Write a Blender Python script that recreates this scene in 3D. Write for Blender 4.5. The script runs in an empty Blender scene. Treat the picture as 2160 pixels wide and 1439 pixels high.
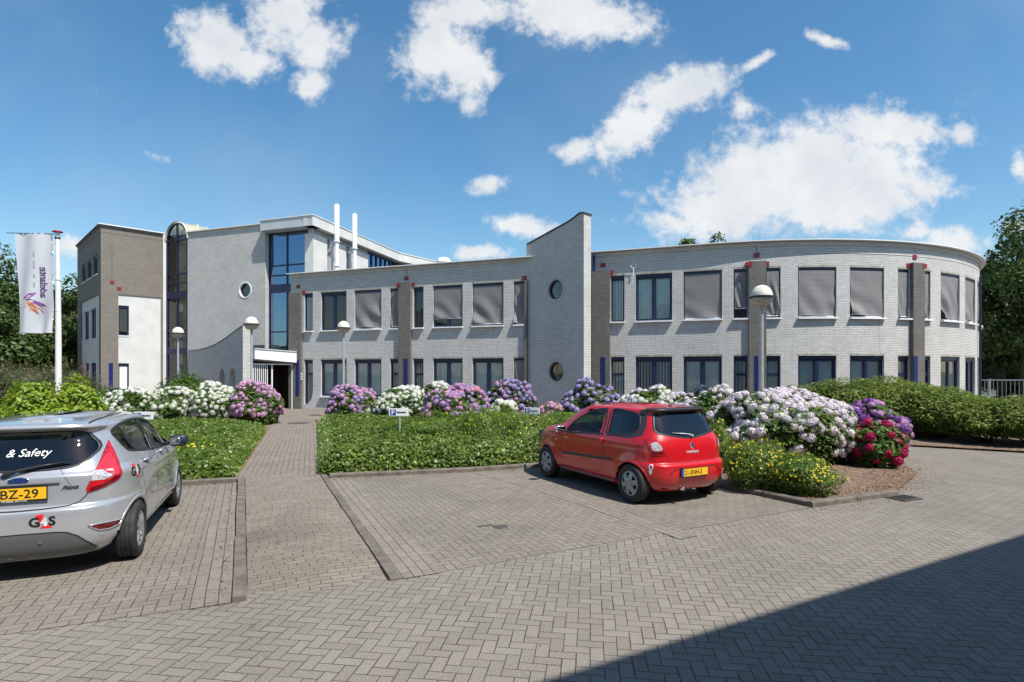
import bpy, math, random
import numpy as np
from mathutils import Vector, Matrix
from mathutils.geometry import tessellate_polygon, delaunay_2d_cdt
sc = bpy.context.scene
COL = sc.collection
R = math.radians
# ---------------------------------------------------------------- camera
FPX, CX, HY, EYE = 1200.0, 1080.0, 785.0, 1.95      # focal length, centre column, horizon row (2160 px wide photo), eye height
cd = bpy.data.cameras.new('camera'); cam = bpy.data.objects.new('camera', cd); COL.objects.link(cam)
cam.location = (0, 0, EYE); cam.rotation_euler = (R(90), 0, 0)
cd.sensor_width = 36; cd.lens = 36 * FPX / 2160; cd.shift_y = (HY - 719.5) / 2160; cd.clip_end = 3000; cd.clip_start = .05
sc.camera = cam
# ---------------------------------------------------------------- light and sky
SUN_AZ, SUN_EL = R(132.7), R(57.5)                  # azimuth clockwise from +Y
sd = bpy.data.lights.new('sun', 'SUN'); sun = bpy.data.objects.new('sun', sd); COL.objects.link(sun)
sd.energy = 5.0; sd.angle = R(.53); sd.color = (1, .955, .89)
D = Vector((math.sin(SUN_AZ) * math.cos(SUN_EL), math.cos(SUN_AZ) * math.cos(SUN_EL), math.sin(SUN_EL)))
sun.rotation_euler = D.to_track_quat('Z', 'Y').to_euler(); sun.location = D * 60
sc.view_settings.view_transform = 'Standard'; sc.view_settings.look = 'None'
sc.view_settings.exposure = 0.40; sc.view_settings.gamma = 1

class NT:
    """tiny node-tree writer"""
    def __init__(s, tree): s.t = tree; s.n = tree.nodes; s.l = tree.links
    def node(s, kind, **kw):
        x = s.n.new(kind)
        for k, v in kw.items(): setattr(x, k, v)
        return x
    def put(s, sock, v):
        if isinstance(v, bpy.types.NodeSocket): s.l.new(v, sock)
        elif v is not None: sock.default_value = v
    def m(s, op, a, b=None, c=None, clamp=False):
        x = s.node('ShaderNodeMath', operation=op); x.use_clamp = clamp
        s.put(x.inputs[0], a); s.put(x.inputs[1], b)
        if c is not None: s.put(x.inputs[2], c)
        return x.outputs[0]
    def mix(s, f, a, b, mode='MIX'):
        x = s.node('ShaderNodeMix', data_type='RGBA', blend_type=mode)
        s.put(x.inputs[0], f); s.put(x.inputs[6], a); s.put(x.inputs[7], b)
        return x.outputs[2]
    def noise(s, vec, scale, detail=3, rough=.55, out=0):
        x = s.node('ShaderNodeTexNoise'); s.put(x.inputs['Vector'], vec)
        x.inputs['Scale'].default_value = scale; x.inputs['Detail'].default_value = detail; x.inputs['Roughness'].default_value = rough
        return x.outputs[out]
    def ramp(s, f, stops):
        x = s.node('ShaderNodeValToRGB'); s.put(x.inputs[0], f); e = x.color_ramp.elements
        while len(e) < len(stops): e.new(.5)
        for q, (p, c) in zip(e, stops):
            q.position = p; q.color = (c[0], c[1], c[2], 1) if not isinstance(c, (int, float)) else (c, c, c, 1)
        return x.outputs[0]
    def sstep(s, x, a, b):
        n = s.node('ShaderNodeMapRange', interpolation_type='SMOOTHSTEP'); s.put(n.inputs[0], x)
        n.inputs[1].default_value = a; n.inputs[2].default_value = b; return n.outputs[0]

w = bpy.data.worlds.new('World'); sc.world = w; w.use_nodes = True
T = NT(w.node_tree); w.node_tree.nodes.clear()
sky = T.node('ShaderNodeTexSky', sky_type='NISHITA', sun_disc=False, sun_elevation=SUN_EL, sun_rotation=SUN_AZ)
sky.air_density = 1.1; sky.dust_density = .6; sky.ozone_density = 1.6; sky.altitude = 100
tc = T.node('ShaderNodeTexCoord')
sep = T.node('ShaderNodeSeparateXYZ'); T.put(sep.inputs[0], tc.outputs['Generated'])
yy = T.m('MAXIMUM', sep.outputs[1], .02)
cu = T.m('DIVIDE', sep.outputs[0], yy); cv = T.m('DIVIDE', sep.outputs[2], yy)
cmb = T.node('ShaderNodeCombineXYZ'); T.put(cmb.inputs[0], cu); T.put(cmb.inputs[1], cv)
# (azimuth-tangent, elevation-tangent) of each cloud, its half sizes and tilt
CL = [(455, 90, 95, 70, 12, 1), (600, 30, 100, 75, -40, 1), (520, 130, 80, 42, 10, .9), (665, 95, 60, 60, 20, .95), (655, 182, 46, 40, 0, .95), (740, 60, 36, 26, 0, .5),
      (915, 110, 78, 92, 30, 1), (980, 150, 66, 74, 0, 1), (990, 215, 44, 26, 30, .75), (1000, 20, 120, 44, 0, 1), (1200, 30, 175, 58, 6, 1.05), (860, 150, 40, 40, 0, .6),
      (1345, 265, 105, 52, -32, 1), (1425, 195, 120, 46, -18, 1), (1210, 316, 46, 28, -10, .95), (1365, 300, 36, 34, 0, .8), (1570, 225, 36, 36, 20, .6), (1603, 128, 42, 14, -33, .8), (1742, 86, 46, 16, 15, .7),
      (1690, 370, 300, 112, -14, 1.12), (1560, 430, 185, 80, -12, 1.05), (1870, 275, 150, 46, 4, 1.05), (2030, 285, 38, 30, -10, .8), (1420, 470, 90, 34, 10, .85), (1800, 420, 210, 66, -14, 1.05), (1330, 400, 70, 20, -20, .3),
      (1030, 390, 46, 24, 0, .9), (1105, 478, 82, 27, 4, .95), (1008, 533, 62, 20, 0, .95), (335, 333, 48, 15, 22, .5), (152, 515, 48, 26, 0, .85),
      (1940, 492, 60, 26, 0, .7), (2010, 512, 95, 30, 8, .9), (2140, 475, 40, 22, 0, .8), (1740, 485, 60, 18, 0, .6), (250, 190, 60, 40, 0, .12), (2150, 350, 20, 40, 0, .7)]
big = None
for (px, py, rx, ry, rot, k) in CL:
    mp = T.node('ShaderNodeMapping', vector_type='TEXTURE'); T.put(mp.inputs[0], cmb.outputs[0])
    mp.inputs[1].default_value = ((px - CX) / FPX, (HY - py) / FPX, 0); mp.inputs[2].default_value = (0, 0, R(-rot))
    mp.inputs[3].default_value = (rx / FPX, ry / FPX, 1)
    ln = T.node('ShaderNodeVectorMath', operation='LENGTH'); T.put(ln.inputs[0], mp.outputs[0])
    v = T.m('MULTIPLY_ADD', ln.outputs['Value'], -.62 * k, k)
    big = v if big is None else T.m('MAXIMUM', big, v)
wob = T.noise(cmb.outputs[0], 9, 8, .62); wob2 = T.noise(cmb.outputs[0], 36, 6, .65)
den = T.m('ADD', T.m('ADD', T.m('MULTIPLY', big, 1.14), T.m('MULTIPLY_ADD', wob, 1.25, -.64)), T.m('MULTIPLY_ADD', wob2, .62, -.30))
front = T.sstep(sep.outputs[1], .02, .10)
cfront = T.m('MULTIPLY', T.sstep(den, .26, .80), front)
gen = T.noise(tc.outputs['Generated'], 3.2, 8, .58)
cback = T.m('MULTIPLY', T.sstep(gen, .60, .76), T.m('SUBTRACT', 1.0, front))
cm = T.m('MULTIPLY', T.m('ADD', cfront, cback, clamp=True), .94)
shade = T.ramp(T.noise(cmb.outputs[0], 7, 5, .6), [(.3, (6.1, 6.4, 6.8)), (.62, (7.6, 7.7, 7.7))])
hs = T.node('ShaderNodeHueSaturation'); hs.inputs['Saturation'].default_value = 1.27; hs.inputs['Value'].default_value = 1.27; hs.inputs['Hue'].default_value = .492
T.put(hs.inputs['Color'], sky.outputs[0])
thin = T.m('MULTIPLY', T.sstep(T.noise(cmb.outputs[0], 2.2, 4, .5), .42, .8), .22)
base_sky = T.mix(thin, hs.outputs[0], (4.9, 5.6, 6.3, 1))
skyc = T.mix(cm, base_sky, shade)
bg = T.node('ShaderNodeBackground'); T.put(bg.inputs[0], skyc); bg.inputs[1].default_value = .092
wo = T.node('ShaderNodeOutputWorld'); T.l.new(bg.outputs[0], wo.inputs[0])

# ---------------------------------------------------------------- materials
def mat(name, color=(.5, .5, .5), rough=.6, metal=0, spec=.5, coat=0, vary=0, vscale=4, bump=0, bscale=60, trans=None, alpha=None):
    m = bpy.data.materials.new(name); m.use_nodes = True; t = NT(m.node_tree); b = t.n['Principled BSDF']
    b.inputs['Roughness'].default_value = rough; b.inputs['Metallic'].default_value = metal
    b.inputs['Specular IOR Level'].default_value = spec; b.inputs['Coat Weight'].default_value = coat; b.inputs['Coat Roughness'].default_value = .03
    c4 = (*color, 1)
    if vary:
        g = t.node('ShaderNodeNewGeometry'); n = t.noise(g.outputs['Position'], vscale, 5, .6)
        lo = tuple(x * (1 - vary) for x in color) + (1,); hi = tuple(min(1, x * (1 + vary)) for x in color) + (1,)
        f = t.sstep(n, .3, .7); t.put(b.inputs['Base Color'], t.mix(f, lo, hi))
    else: b.inputs['Base Color'].default_value = c4
    if bump:
        g = t.node('ShaderNodeNewGeometry'); n = t.noise(g.outputs['Position'], bscale, 4, .6)
        bp = t.node('ShaderNodeBump'); bp.inputs['Strength'].default_value = bump; bp.inputs['Distance'].default_value = .01
        t.put(bp.inputs['Height'], n); t.put(b.inputs['Normal'], bp.outputs[0])
    return m

def brick(name, c1, c2, mortar, depth=.7, stain=.32, w=.215, h=.0665, rough=.75, mort=.011):
    m = bpy.data.materials.new(name); m.use_nodes = True; t = NT(m.node_tree); b = t.n['Principled BSDF']
    uv = t.node('ShaderNodeTexCoord').outputs['UV']
    br = t.node('ShaderNodeTexBrick'); br.offset = .5; t.put(br.inputs['Vector'], uv)
    br.inputs['Color1'].default_value = (*c1, 1); br.inputs['Color2'].default_value = (*c2, 1); br.inputs['Mortar'].default_value = (*mortar, 1)
    br.inputs['Scale'].default_value = 1; br.inputs['Mortar Size'].default_value = mort * .5; br.inputs['Mortar Smooth'].default_value = .4
    br.inputs['Brick Width'].default_value = w; br.inputs['Row Height'].default_value = h; br.inputs['Bias'].default_value = 0
    n1 = t.noise(uv, .9, 5, .65); n2 = t.noise(uv, 22, 4, .7)
    sm = t.node('ShaderNodeMapping'); t.put(sm.inputs[0], uv); sm.inputs[3].default_value = (3.2, .28, 1)
    n3 = t.noise(sm.outputs[0], 1.6, 5, .7)
    f = t.m('MULTIPLY', t.sstep(n1, .35, .75), stain); c = t.mix(f, br.outputs[0], tuple(x * .62 for x in c1) + (1,))
    f3 = t.m('MULTIPLY', t.sstep(n3, .52, .8), stain * 1.5); c = t.mix(f3, c, (c1[0] * .5, c1[1] * .49, c1[2] * .45, 1))
    f2 = t.m('MULTIPLY', t.sstep(n2, .45, .7), .14); c = t.mix(f2, c, tuple(x * .7 for x in c1) + (1,))
    t.put(b.inputs['Base Color'], c); b.inputs['Roughness'].default_value = rough; b.inputs['Specular IOR Level'].default_value = .25
    hgt = t.m('ADD', t.m('MULTIPLY', br.outputs['Fac'], -1.0), t.m('MULTIPLY', n2, 1.1))
    bp = t.node('ShaderNodeBump'); bp.inputs['Strength'].default_value = depth; bp.inputs['Distance'].default_value = .012
    t.put(bp.inputs['Height'], hgt); t.put(b.inputs['Normal'], bp.outputs[0])
    return m

def glass(name, tint=(.5, .55, .55), refl=1.45, gloss=(1, 1, 1), rough=.0, boost=1.0):
    m = bpy.data.materials.new(name); m.use_nodes = True; t = NT(m.node_tree); t.n.clear()
    tr = t.node('ShaderNodeBsdfTransparent'); tr.inputs[0].default_value = (*tint, 1)
    gl = t.node('ShaderNodeBsdfGlossy'); gl.inputs[0].default_value = (*gloss, 1); gl.inputs['Roughness'].default_value = rough
    fr = t.node('ShaderNodeFresnel'); fr.inputs[0].default_value = refl
    g = t.node('ShaderNodeNewGeometry'); n = t.noise(g.outputs['Position'], .7, 2, .5)
    bp = t.node('ShaderNodeBump'); bp.inputs['Strength'].default_value = .12; bp.inputs['Distance'].default_value = .05
    t.put(bp.inputs['Height'], n); t.put(gl.inputs['Normal'], bp.outputs[0])
    mx = t.node('ShaderNodeMixShader'); t.put(mx.inputs[0], t.m('MULTIPLY', fr.outputs[0], boost, clamp=True)); t.l.new(tr.outputs[0], mx.inputs[1]); t.l.new(gl.outputs[0], mx.inputs[2])
    o = t.node('ShaderNodeOutputMaterial'); t.l.new(mx.outputs[0], o.inputs[0]); return m

def leafmat(name, c1, c2, c3=None, trans=.35, rough=.5):
    m = bpy.data.materials.new(name); m.use_nodes = True; t = NT(m.node_tree); b = t.n['Principled BSDF']
    g = t.node('ShaderNodeNewGeometry'); rnd = g.outputs['Random Per Island']
    c = t.ramp(rnd, [(0, c1), (.6, c2), (1, c3 or c2)])
    n = t.noise(g.outputs['Position'], 2.2, 2, .5); c = t.mix(t.m('MULTIPLY', t.sstep(n, .4, .65), .35), c, (*[x * .6 for x in c1], 1))
    t.put(b.inputs['Base Color'], c); b.inputs['Roughness'].default_value = rough; b.inputs['Specular IOR Level'].default_value = .4
    tl = t.node('ShaderNodeBsdfTranslucent'); t.put(tl.inputs[0], t.mix(.5, c, (*[min(1, x * 1.6) for x in c2], 1)))
    mx = t.node('ShaderNodeMixShader'); mx.inputs[0].default_value = trans
    t.l.new(b.outputs[0], mx.inputs[1]); t.l.new(tl.outputs[0], mx.inputs[2]); t.l.new(mx.outputs[0], t.n['Material Output'].inputs[0]); return m

def paving(name, kind, ang, w, c1, c2, joint, stain=.3, patch=None, L=2.0):
    """block paving: kind 'herring' or 'bond', laid at angle ang, block width w metres"""
    m = bpy.data.materials.new(name); m.use_nodes = True; t = NT(m.node_tree); b = t.n['Principled BSDF']
    g = t.node('ShaderNodeNewGeometry'); P = g.outputs['Position']
    mp = t.node('ShaderNodeMapping'); t.put(mp.inputs[0], P); mp.inputs[2].default_value = (0, 0, ang); mp.inputs[3].default_value = (1 / w, 1 / w, 0)
    wv = t.noise(P, 1.1, 2, .5, out=1); wn = t.node('ShaderNodeVectorMath', operation='MULTIPLY_ADD'); t.put(wn.inputs[0], wv); wn.inputs[1].default_value = (.28, .28, 0); t.put(wn.inputs[2], mp.outputs[0])
    s = t.node('ShaderNodeSeparateXYZ'); t.put(s.inputs[0], wn.outputs[0]); x, y = s.outputs[0], s.outputs[1]
    if kind == 'herring':
        i, j = t.m('FLOOR', x), t.m('FLOOR', y); fx, fy = t.m('SUBTRACT', x, i), t.m('SUBTRACT', y, j)
        k = t.m('FLOORED_MODULO', t.m('ADD', t.m('SUBTRACT', i, j), .1), 4.0); k = t.m('FLOOR', k)
        ks = [t.m('COMPARE', k, float(q), .2) for q in range(4)]
        gx, gy = t.m('SUBTRACT', 1.0, fx), t.m('SUBTRACT', 1.0, fy)
        # open sides: k0 right, k1 left, k3 top, k2 bottom
        l_ = t.m('ADD', fx, ks[1]); r_ = t.m('ADD', gx, ks[0]); bo = t.m('ADD', fy, ks[2]); to = t.m('ADD', gy, ks[3])
        dd = t.m('MINIMUM', t.m('MINIMUM', l_, r_), t.m('MINIMUM', bo, to))
        idx = t.m('SUBTRACT', i, ks[1]); idy = t.m('SUBTRACT', j, ks[2])
    else:
        j = t.m('FLOOR', y); off = t.m('MULTIPLY', t.m('FLOORED_MODULO', j, 2.0), L / 2)
        off = t.m('ADD', off, t.m('MULTIPLY', t.m('SINE', t.m('MULTIPLY', j, 12.9)), .22 * L))
        xx = t.m('DIVIDE', t.m('ADD', x, off), L); i = t.m('FLOOR', xx); fx = t.m('MULTIPLY', t.m('SUBTRACT', xx, i), L); fy = t.m('SUBTRACT', y, j)
        dd = t.m('MINIMUM', t.m('MINIMUM', fx, t.m('SUBTRACT', float(L), fx)), t.m('MINIMUM', fy, t.m('SUBTRACT', 1.0, fy)))
        idx, idy = i, j
    cb = t.node('ShaderNodeCombineXYZ'); t.put(cb.inputs[0], idx); t.put(cb.inputs[1], idy)
    wn2 = t.node('ShaderNodeTexWhiteNoise', noise_dimensions='3D'); t.put(wn2.inputs[0], cb.outputs[0])
    gn = t.noise(P, 75, 4, .8); gn2 = t.noise(P, 190, 3, .7)
    c = t.mix(wn2.outputs[0], (*c1, 1), (*c2, 1))
    sp = t.sstep(gn, .44, .66); c = t.mix(t.m('MULTIPLY', sp, .9), c, (c2[0] * 1.45, c2[1] * 1.43, c2[2] * 1.4, 1))
    dk = t.sstep(gn2, .55, .68); c = t.mix(t.m('MULTIPLY', dk, .85), c, (c1[0] * .4, c1[1] * .4, c1[2] * .42, 1))
    st = t.sstep(t.noise(P, .55, 6, .62), .42, .75); c = t.mix(t.m('MULTIPLY', st, stain), c, (c1[0] * .55, c1[1] * .54, c1[2] * .53, 1))
    st3 = t.sstep(t.noise(P, 3.3, 6, .7), .60, .72); c = t.mix(t.m('MULTIPLY', st3, .35), c, (c1[0] * .45, c1[1] * .42, c1[2] * .38, 1))
    st2 = t.sstep(t.noise(P, 1.7, 5, .6), .55, .8); c = t.mix(t.m('MULTIPLY', st2, stain * .8), c, (c2[0] * 1.25, c2[1] * 1.22, c2[2] * 1.15, 1))
    jw = t.m('MULTIPLY_ADD', t.noise(P, 3.0, 3, .6), .075, -.020)
    jn = t.sstep(t.m('SUBTRACT', dd, jw), -.004, .030)                      # 0 in joint, 1 on block
    c = t.mix(jn, (*joint, 1), c)
    t.put(b.inputs['Base Color'], c); b.inputs['Roughness'].default_value = .85; b.inputs['Specular IOR Level'].default_value = .3
    hh = t.m('ADD', t.m('ADD', jn, t.m('MULTIPLY', wn2.outputs[0], .25)), t.m('MULTIPLY', gn, .5))
    bp = t.node('ShaderNodeBump'); bp.inputs['Strength'].default_value = .8; bp.inputs['Distance'].default_value = .008
    t.put(bp.inputs['Height'], hh); t.put(b.inputs['Normal'], bp.outputs[0]); return m

def flakemat(name, c, metal, rough, dust=.04):
    m = bpy.data.materials.new(name); m.use_nodes = True; t = NT(m.node_tree); b = t.n['Principled BSDF']
    g = t.node('ShaderNodeNewGeometry'); n = t.noise(g.outputs['Position'], 3, 5, .65)
    t.put(b.inputs['Base Color'], t.mix(t.m('MULTIPLY', t.sstep(n, .4, .75), dust), (*c, 1), (.3, .28, .25, 1)))
    b.inputs['Metallic'].default_value = metal; b.inputs['Roughness'].default_value = rough; b.inputs['Coat Weight'].default_value = 1; b.inputs['Coat Roughness'].default_value = .02
    return m

M = dict(
    white_brick=brick('white painted brick', (.57, .56, .53), (.66, .65, .615), (.24, .235, .22), depth=1.0),
    grey_brick=brick('dark grey brick', (.155, .145, .13), (.20, .185, .165), (.075, .07, .065), stain=.35),
    warm_brick=brick('warm grey brick', (.215, .19, .165), (.255, .23, .20), (.13, .115, .10), stain=.25),
    blue_tile=brick('blue glazed brick', (.015, .025, .13), (.02, .035, .18), (.008, .01, .04), depth=.3, stain=.1, w=.11, h=.0665, rough=.3),
    white_panel=mat('white wall panel', (.60, .60, .57), .6, vary=.07, vscale=1.5, bump=.15, bscale=40),
    white_metal=mat('white painted metal', (.78, .79, .79), .35, vary=.04, vscale=2),
    pale_metal=mat('pale grey coated fascia', (.52, .56, .57), .4, vary=.05, vscale=1),
    navy=mat('navy window frame', (.012, .018, .055), .4, vary=.15, vscale=8),
    fence=mat('grey painted steel', (.17, .19, .20), .5, vary=.15, vscale=6),
    dark_red=mat('red glazed block', (.24, .014, .018), .4, vary=.35, vscale=15, bump=.2),
    black=mat('black rubber and plastic', (.012, .012, .013), .55, vary=.2, vscale=10),
    dark_metal=mat('dark metal', (.05, .05, .055), .4, .6),
    screen=None, concrete=mat('concrete lintel', (.33, .33, .28), .85, vary=.25, vscale=5, bump=.2),
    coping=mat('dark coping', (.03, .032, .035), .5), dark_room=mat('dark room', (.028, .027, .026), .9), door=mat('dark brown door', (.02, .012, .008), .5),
    cream=mat('cream interior wall', (.70, .64, .50), .7, vary=.08, vscale=1),
    blinds=mat('pale vertical blinds', (.82, .86, .83), .7, vary=.1, vscale=1.2),
    white_cloth=mat('white blind', (.7, .7, .7), .8), roof_felt=mat('roof felt', (.1, .1, .1), .9),
    win_glass=glass('window glass', (.90, .95, .95), 1.52, boost=1.8), stair_glass=glass('stair glass', (.9, .9, .84), 1.5, boost=1.6),
    blue_glass=glass('blue solar glass', (.03, .055, .10), 2.3, (.42, .66, .95), boost=2.6), round_glass=glass('round window glass', (.25, .3, .34), 1.8, boost=1.3),
    galv=mat('galvanised steel', (.46, .49, .50), .38, .35, vary=.12, vscale=9), vault=leafmat('cream vault sheeting', (.66, .63, .50), (.68, .65, .52), None, .45, .4),
    globe_top=mat('milky globe', (.66, .64, .54), .25, vary=.2, vscale=14), globe_low=mat('ribbed clear globe', (.50, .44, .35), .22, vary=.3, vscale=30),
    pole_white=mat('white pole', (.78, .76, .74), .3, vary=.05, vscale=3), cap_red=mat('red pole cap', (.32, .012, .02), .4),
    road=paving('herringbone paving', 'herring', R(8), .095, (.166, .149, .126), (.215, .194, .168), (.066, .050, .035)),
    bay=paving('parking bay paving', 'herring', R(-25), .095, (.158, .140, .114), (.205, .184, .154), (.058, .044, .030), stain=.45),
    ramp=paving('ramp cobbles', 'bond', R(-25), .078, (.160, .132, .105), (.225, .192, .158), (.045, .035, .026), stain=.6, L=2.5),
    path=paving('path paving', 'bond', R(70.5), .104, (.170, .145, .118), (.22, .19, .158), (.065, .050, .038), stain=.35),
    strip=paving('stretcher course', 'bond', R(65), .104, (.168, .148, .122), (.21, .188, .158), (.062, .048, .035), L=3),
    kerb=mat('kerb concrete', (.135, .115, .095), .9, vary=.3, vscale=6, bump=.5, bscale=90),
    soil=mat('bare soil', (.17, .115, .08), .95, vary=.45, vscale=14, bump=.9, bscale=50), earth=mat('grass and earth', (.05, .075, .02), .95, vary=.5, vscale=1.2, bump=.6, bscale=30),
    iron=mat('cast iron cover', (.10, .09, .08), .6, .3, vary=.3, vscale=20, bump=.4, bscale=80),
    bark=mat('bark', (.07, .05, .035), .9, vary=.3, vscale=10, bump=.6, bscale=40), stem=mat('woody stems', (.10, .065, .035), .9),
    sign_white=mat('white sign face', (.8, .8, .8), .4), sign_blue=mat('blue sign', (.01, .05, .32), .4),
    letter_black=mat('black lettering', (.01, .01, .012), .5), letter_white=mat('white lettering', (.85, .87, .86), .4),
    litter=leafmat('leaf litter', (.16, .075, .03), (.26, .15, .07), (.35, .26, .16), .1),
)
def screenmat():
    m = bpy.data.materials.new('grey sunscreen fabric'); m.use_nodes = True; t = NT(m.node_tree); b = t.n['Principled BSDF']
    uv = t.node('ShaderNodeTexCoord').outputs['UV']; s = t.node('ShaderNodeSeparateXYZ'); t.put(s.inputs[0], uv)
    st = t.m('SINE', t.m('MULTIPLY', s.outputs[1], 30.0)); n = t.noise(uv, 3, 4, .6)
    c = t.mix(t.m('MULTIPLY_ADD', n, .6, .1), (.21, .20, .20, 1), (.28, .27, .26, 1)); c = t.mix(t.m('MULTIPLY', t.sstep(st, .8, 1), .25), c, (.13, .13, .135, 1))
    t.put(b.inputs['Base Color'], c); b.inputs['Roughness'].default_value = .75
    tl = t.node('ShaderNodeBsdfTranslucent'); tl.inputs[0].default_value = (.3, .29, .28, 1); mx = t.node('ShaderNodeMixShader'); mx.inputs[0].default_value = .12
    t.l.new(b.outputs[0], mx.inputs[1]); t.l.new(tl.outputs[0], mx.inputs[2]); t.l.new(mx.outputs[0], t.n['Material Output'].inputs[0]); return m
M['screen'] = screenmat()

# ---------------------------------------------------------------- object helpers
def tag(o, label=None, cat=None, group=None, kind=None):
    if label: o['label'] = label
    if cat: o['category'] = cat
    if group: o['group'] = group
    if kind: o['kind'] = kind
    return o
def empty(name, loc=(0, 0, 0), rz=0, label=None, cat=None, group=None):
    o = bpy.data.objects.new(name, None); COL.objects.link(o); o.location = loc; o.rotation_euler = (0, 0, rz); o.empty_display_size = .2
    return tag(o, label, cat, group)
def link(name, me, parent=None):
    o = bpy.data.objects.new(name, me); COL.objects.link(o)
    if parent: o.parent = parent
    return o
def copy_tree(o, parent=None, skip=()):
    c = o.copy(); COL.objects.link(c)
    if parent: c.parent = parent
    for ch in list(o.children): copy_tree(ch, c)
    return c
class MB:
    def __init__(s): s.v = []; s.f = []; s.uv = []; s.mi = []
    def face(s, pts, uv=None, mi=0):
        b = len(s.v); s.v += [tuple(p) for p in pts]; s.f.append(tuple(range(b, b + len(pts)))); s.mi.append(mi)
        s.uv.append(uv or [(p[0] + p[1], p[2]) for p in pts])
    def mesh(s, verts, faces, mi=0, uv=None):
        b = len(s.v); s.v += [tuple(p) for p in verts]
        for f in faces:
            s.f.append(tuple(b + i for i in f)); s.mi.append(mi); s.uv.append([uv[i] for i in f] if uv else [(verts[i][0] + verts[i][1], verts[i][2]) for i in f])
    def box(s, c, size, rz=0, mi=0):
        x, y, z = (q / 2 for q in size); ca, sa = math.cos(rz), math.sin(rz)
        P = [(c[0] + i * x * ca - j * y * sa, c[1] + i * x * sa + j * y * ca, c[2] + k * z) for i in (-1, 1) for j in (-1, 1) for k in (-1, 1)]
        s.mesh(P, [(0, 1, 3, 2), (4, 6, 7, 5), (0, 4, 5, 1), (2, 3, 7, 6), (0, 2, 6, 4), (1, 5, 7, 3)], mi)
    def tube(s, pts, r, n=12, caps=True, mi=0):
        pts = [Vector(p) for p in pts]; rr = r if isinstance(r, (list, tuple)) else [r] * len(pts); V = []
        for i, p in enumerate(pts):
            d = (pts[min(i + 1, len(pts) - 1)] - pts[max(i - 1, 0)]).normalized()
            a = d.orthogonal().normalized() if i == 0 else (a - d * a.dot(d)).normalized()
            b = d.cross(a)
            V += [p + (a * math.cos(2 * math.pi * k / n) + b * math.sin(2 * math.pi * k / n)) * rr[i] for k in range(n)]
        F = [(i * n + k, i * n + (k + 1) % n, (i + 1) * n + (k + 1) % n, (i + 1) * n + k) for i in range(len(pts) - 1) for k in range(n)]
        if caps: F += [tuple(range(n))[::-1], tuple((len(pts) - 1) * n + k for k in range(n))]
        s.mesh(V, F, mi)
    def lathe(s, prof, c, n=24, mi=0, axis='z'):
        V = []
        for r, z in prof:
            for k in range(n):
                a = 2 * math.pi * k / n; p = (r * math.cos(a), r * math.sin(a), z)
                if axis == 'y': p = (p[0], p[2], p[1])
                V.append((c[0] + p[0], c[1] + p[1], c[2] + p[2]))
        F = [(i * n + k, i * n + (k + 1) % n, (i + 1) * n + (k + 1) % n, (i + 1) * n + k) for i in range(len(prof) - 1) for k in range(n)]
        s.mesh(V, F, mi)
    def build(s, name, mats, parent=None, smooth=False, auto=None):
        me = bpy.data.meshes.new(name); me.from_pydata(s.v, [], s.f); ul = me.uv_layers.new(name='UVMap')
        flat = [c for uv in s.uv for p in uv for c in p]; ul.data.foreach_set('uv', flat)
        for m_ in (mats if isinstance(mats, (list, tuple)) else [mats]): me.materials.append(m_)
        me.polygons.foreach_set('material_index', s.mi)
        if smooth: me.polygons.foreach_set('use_smooth', [True] * len(s.f))
        me.validate(); me.update()
        if auto:
            try: me.set_sharp_from_angle(angle=R(auto))
            except Exception: pass
        return link(name, me, parent)
def G(px, py, z=0.0):
    Y = FPX * (EYE - z) / (py - HY); return ((px - CX) / FPX * Y, Y)
def at(px, py, Y): return ((px - CX) / FPX * Y, Y, EYE + (HY - py) / FPX * Y)

def text_obj(body, size, matl, parent, fn, name='lettering', shear=0, align='LEFT', ext=.002, bold=0.0, sx=1.0):
    cu_ = bpy.data.curves.new(name, 'FONT'); cu_.body = body; cu_.size = size; cu_.align_x = align; cu_.shear = shear; cu_.extrude = ext; cu_.offset = bold; cu_.resolution_u = 3
    tmp = bpy.data.objects.new('tmp', cu_); COL.objects.link(tmp); dg = bpy.context.evaluated_depsgraph_get()
    me = bpy.data.meshes.new_from_object(tmp.evaluated_get(dg)); bpy.data.objects.remove(tmp)
    for v in me.vertices: v.co = fn(v.co.x * sx, v.co.y, v.co.z)
    me.materials.clear(); me.materials.append(matl); me.name = name; me.update()
    return link(name, me, parent)
# ================================================================ GROUND
def sheet(name, pts, z, m, kind='structure', uvs=None, zs=None):
    me = bpy.data.meshes.new(name); tri = tessellate_polygon([[Vector((p[0], p[1], 0)) for p in pts]])
    me.from_pydata([(p[0], p[1], (zs[i] if zs else z)) for i, p in enumerate(pts)], [], [tuple(t) for t in tri])
    me.materials.append(m); me.update()
    if me.polygons and me.polygons[0].normal.z < 0: me.flip_normals()
    return tag(link(name, me), kind=kind)
sheet('ground', [(-900, -600), (900, -600), (900, 1500), (-900, 1500)], -.012, M['earth'])
sheet('road', [(-60, -25), (70, -25), (70, 48), (-60, 48)], 0, M['road'])
K = (.943, .333)                                                       # direction of the front kerb line
RL0, RL1 = (-4.83, 10.02), (-2.36, 4.80)                                # left edge of the ramp, top and foot
RR0, RR1 = (-3.50, 10.34), (-1.14, 5.30)
off = lambda p, d, n: (p[0] + d[0] * n, p[1] + d[1] * n)
rp = (.906, .423)                                                       # across the ramp, to the right
sheet('parking_bay', [RL0, RL1, off(RL1, (-.925, -.38), 15), off(RL0, (-.943, -.333), 16)], .004, M['bay'])
sheet('parking_bay', [RR1, (4.31, 8.18), (1.95, 12.15), RR0], .004, M['bay'])
sheet('paving_strip', [RL0, RL1, off(RL1, rp, -.33), off(RL0, rp, -.33)], .008, M['strip'])
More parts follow.
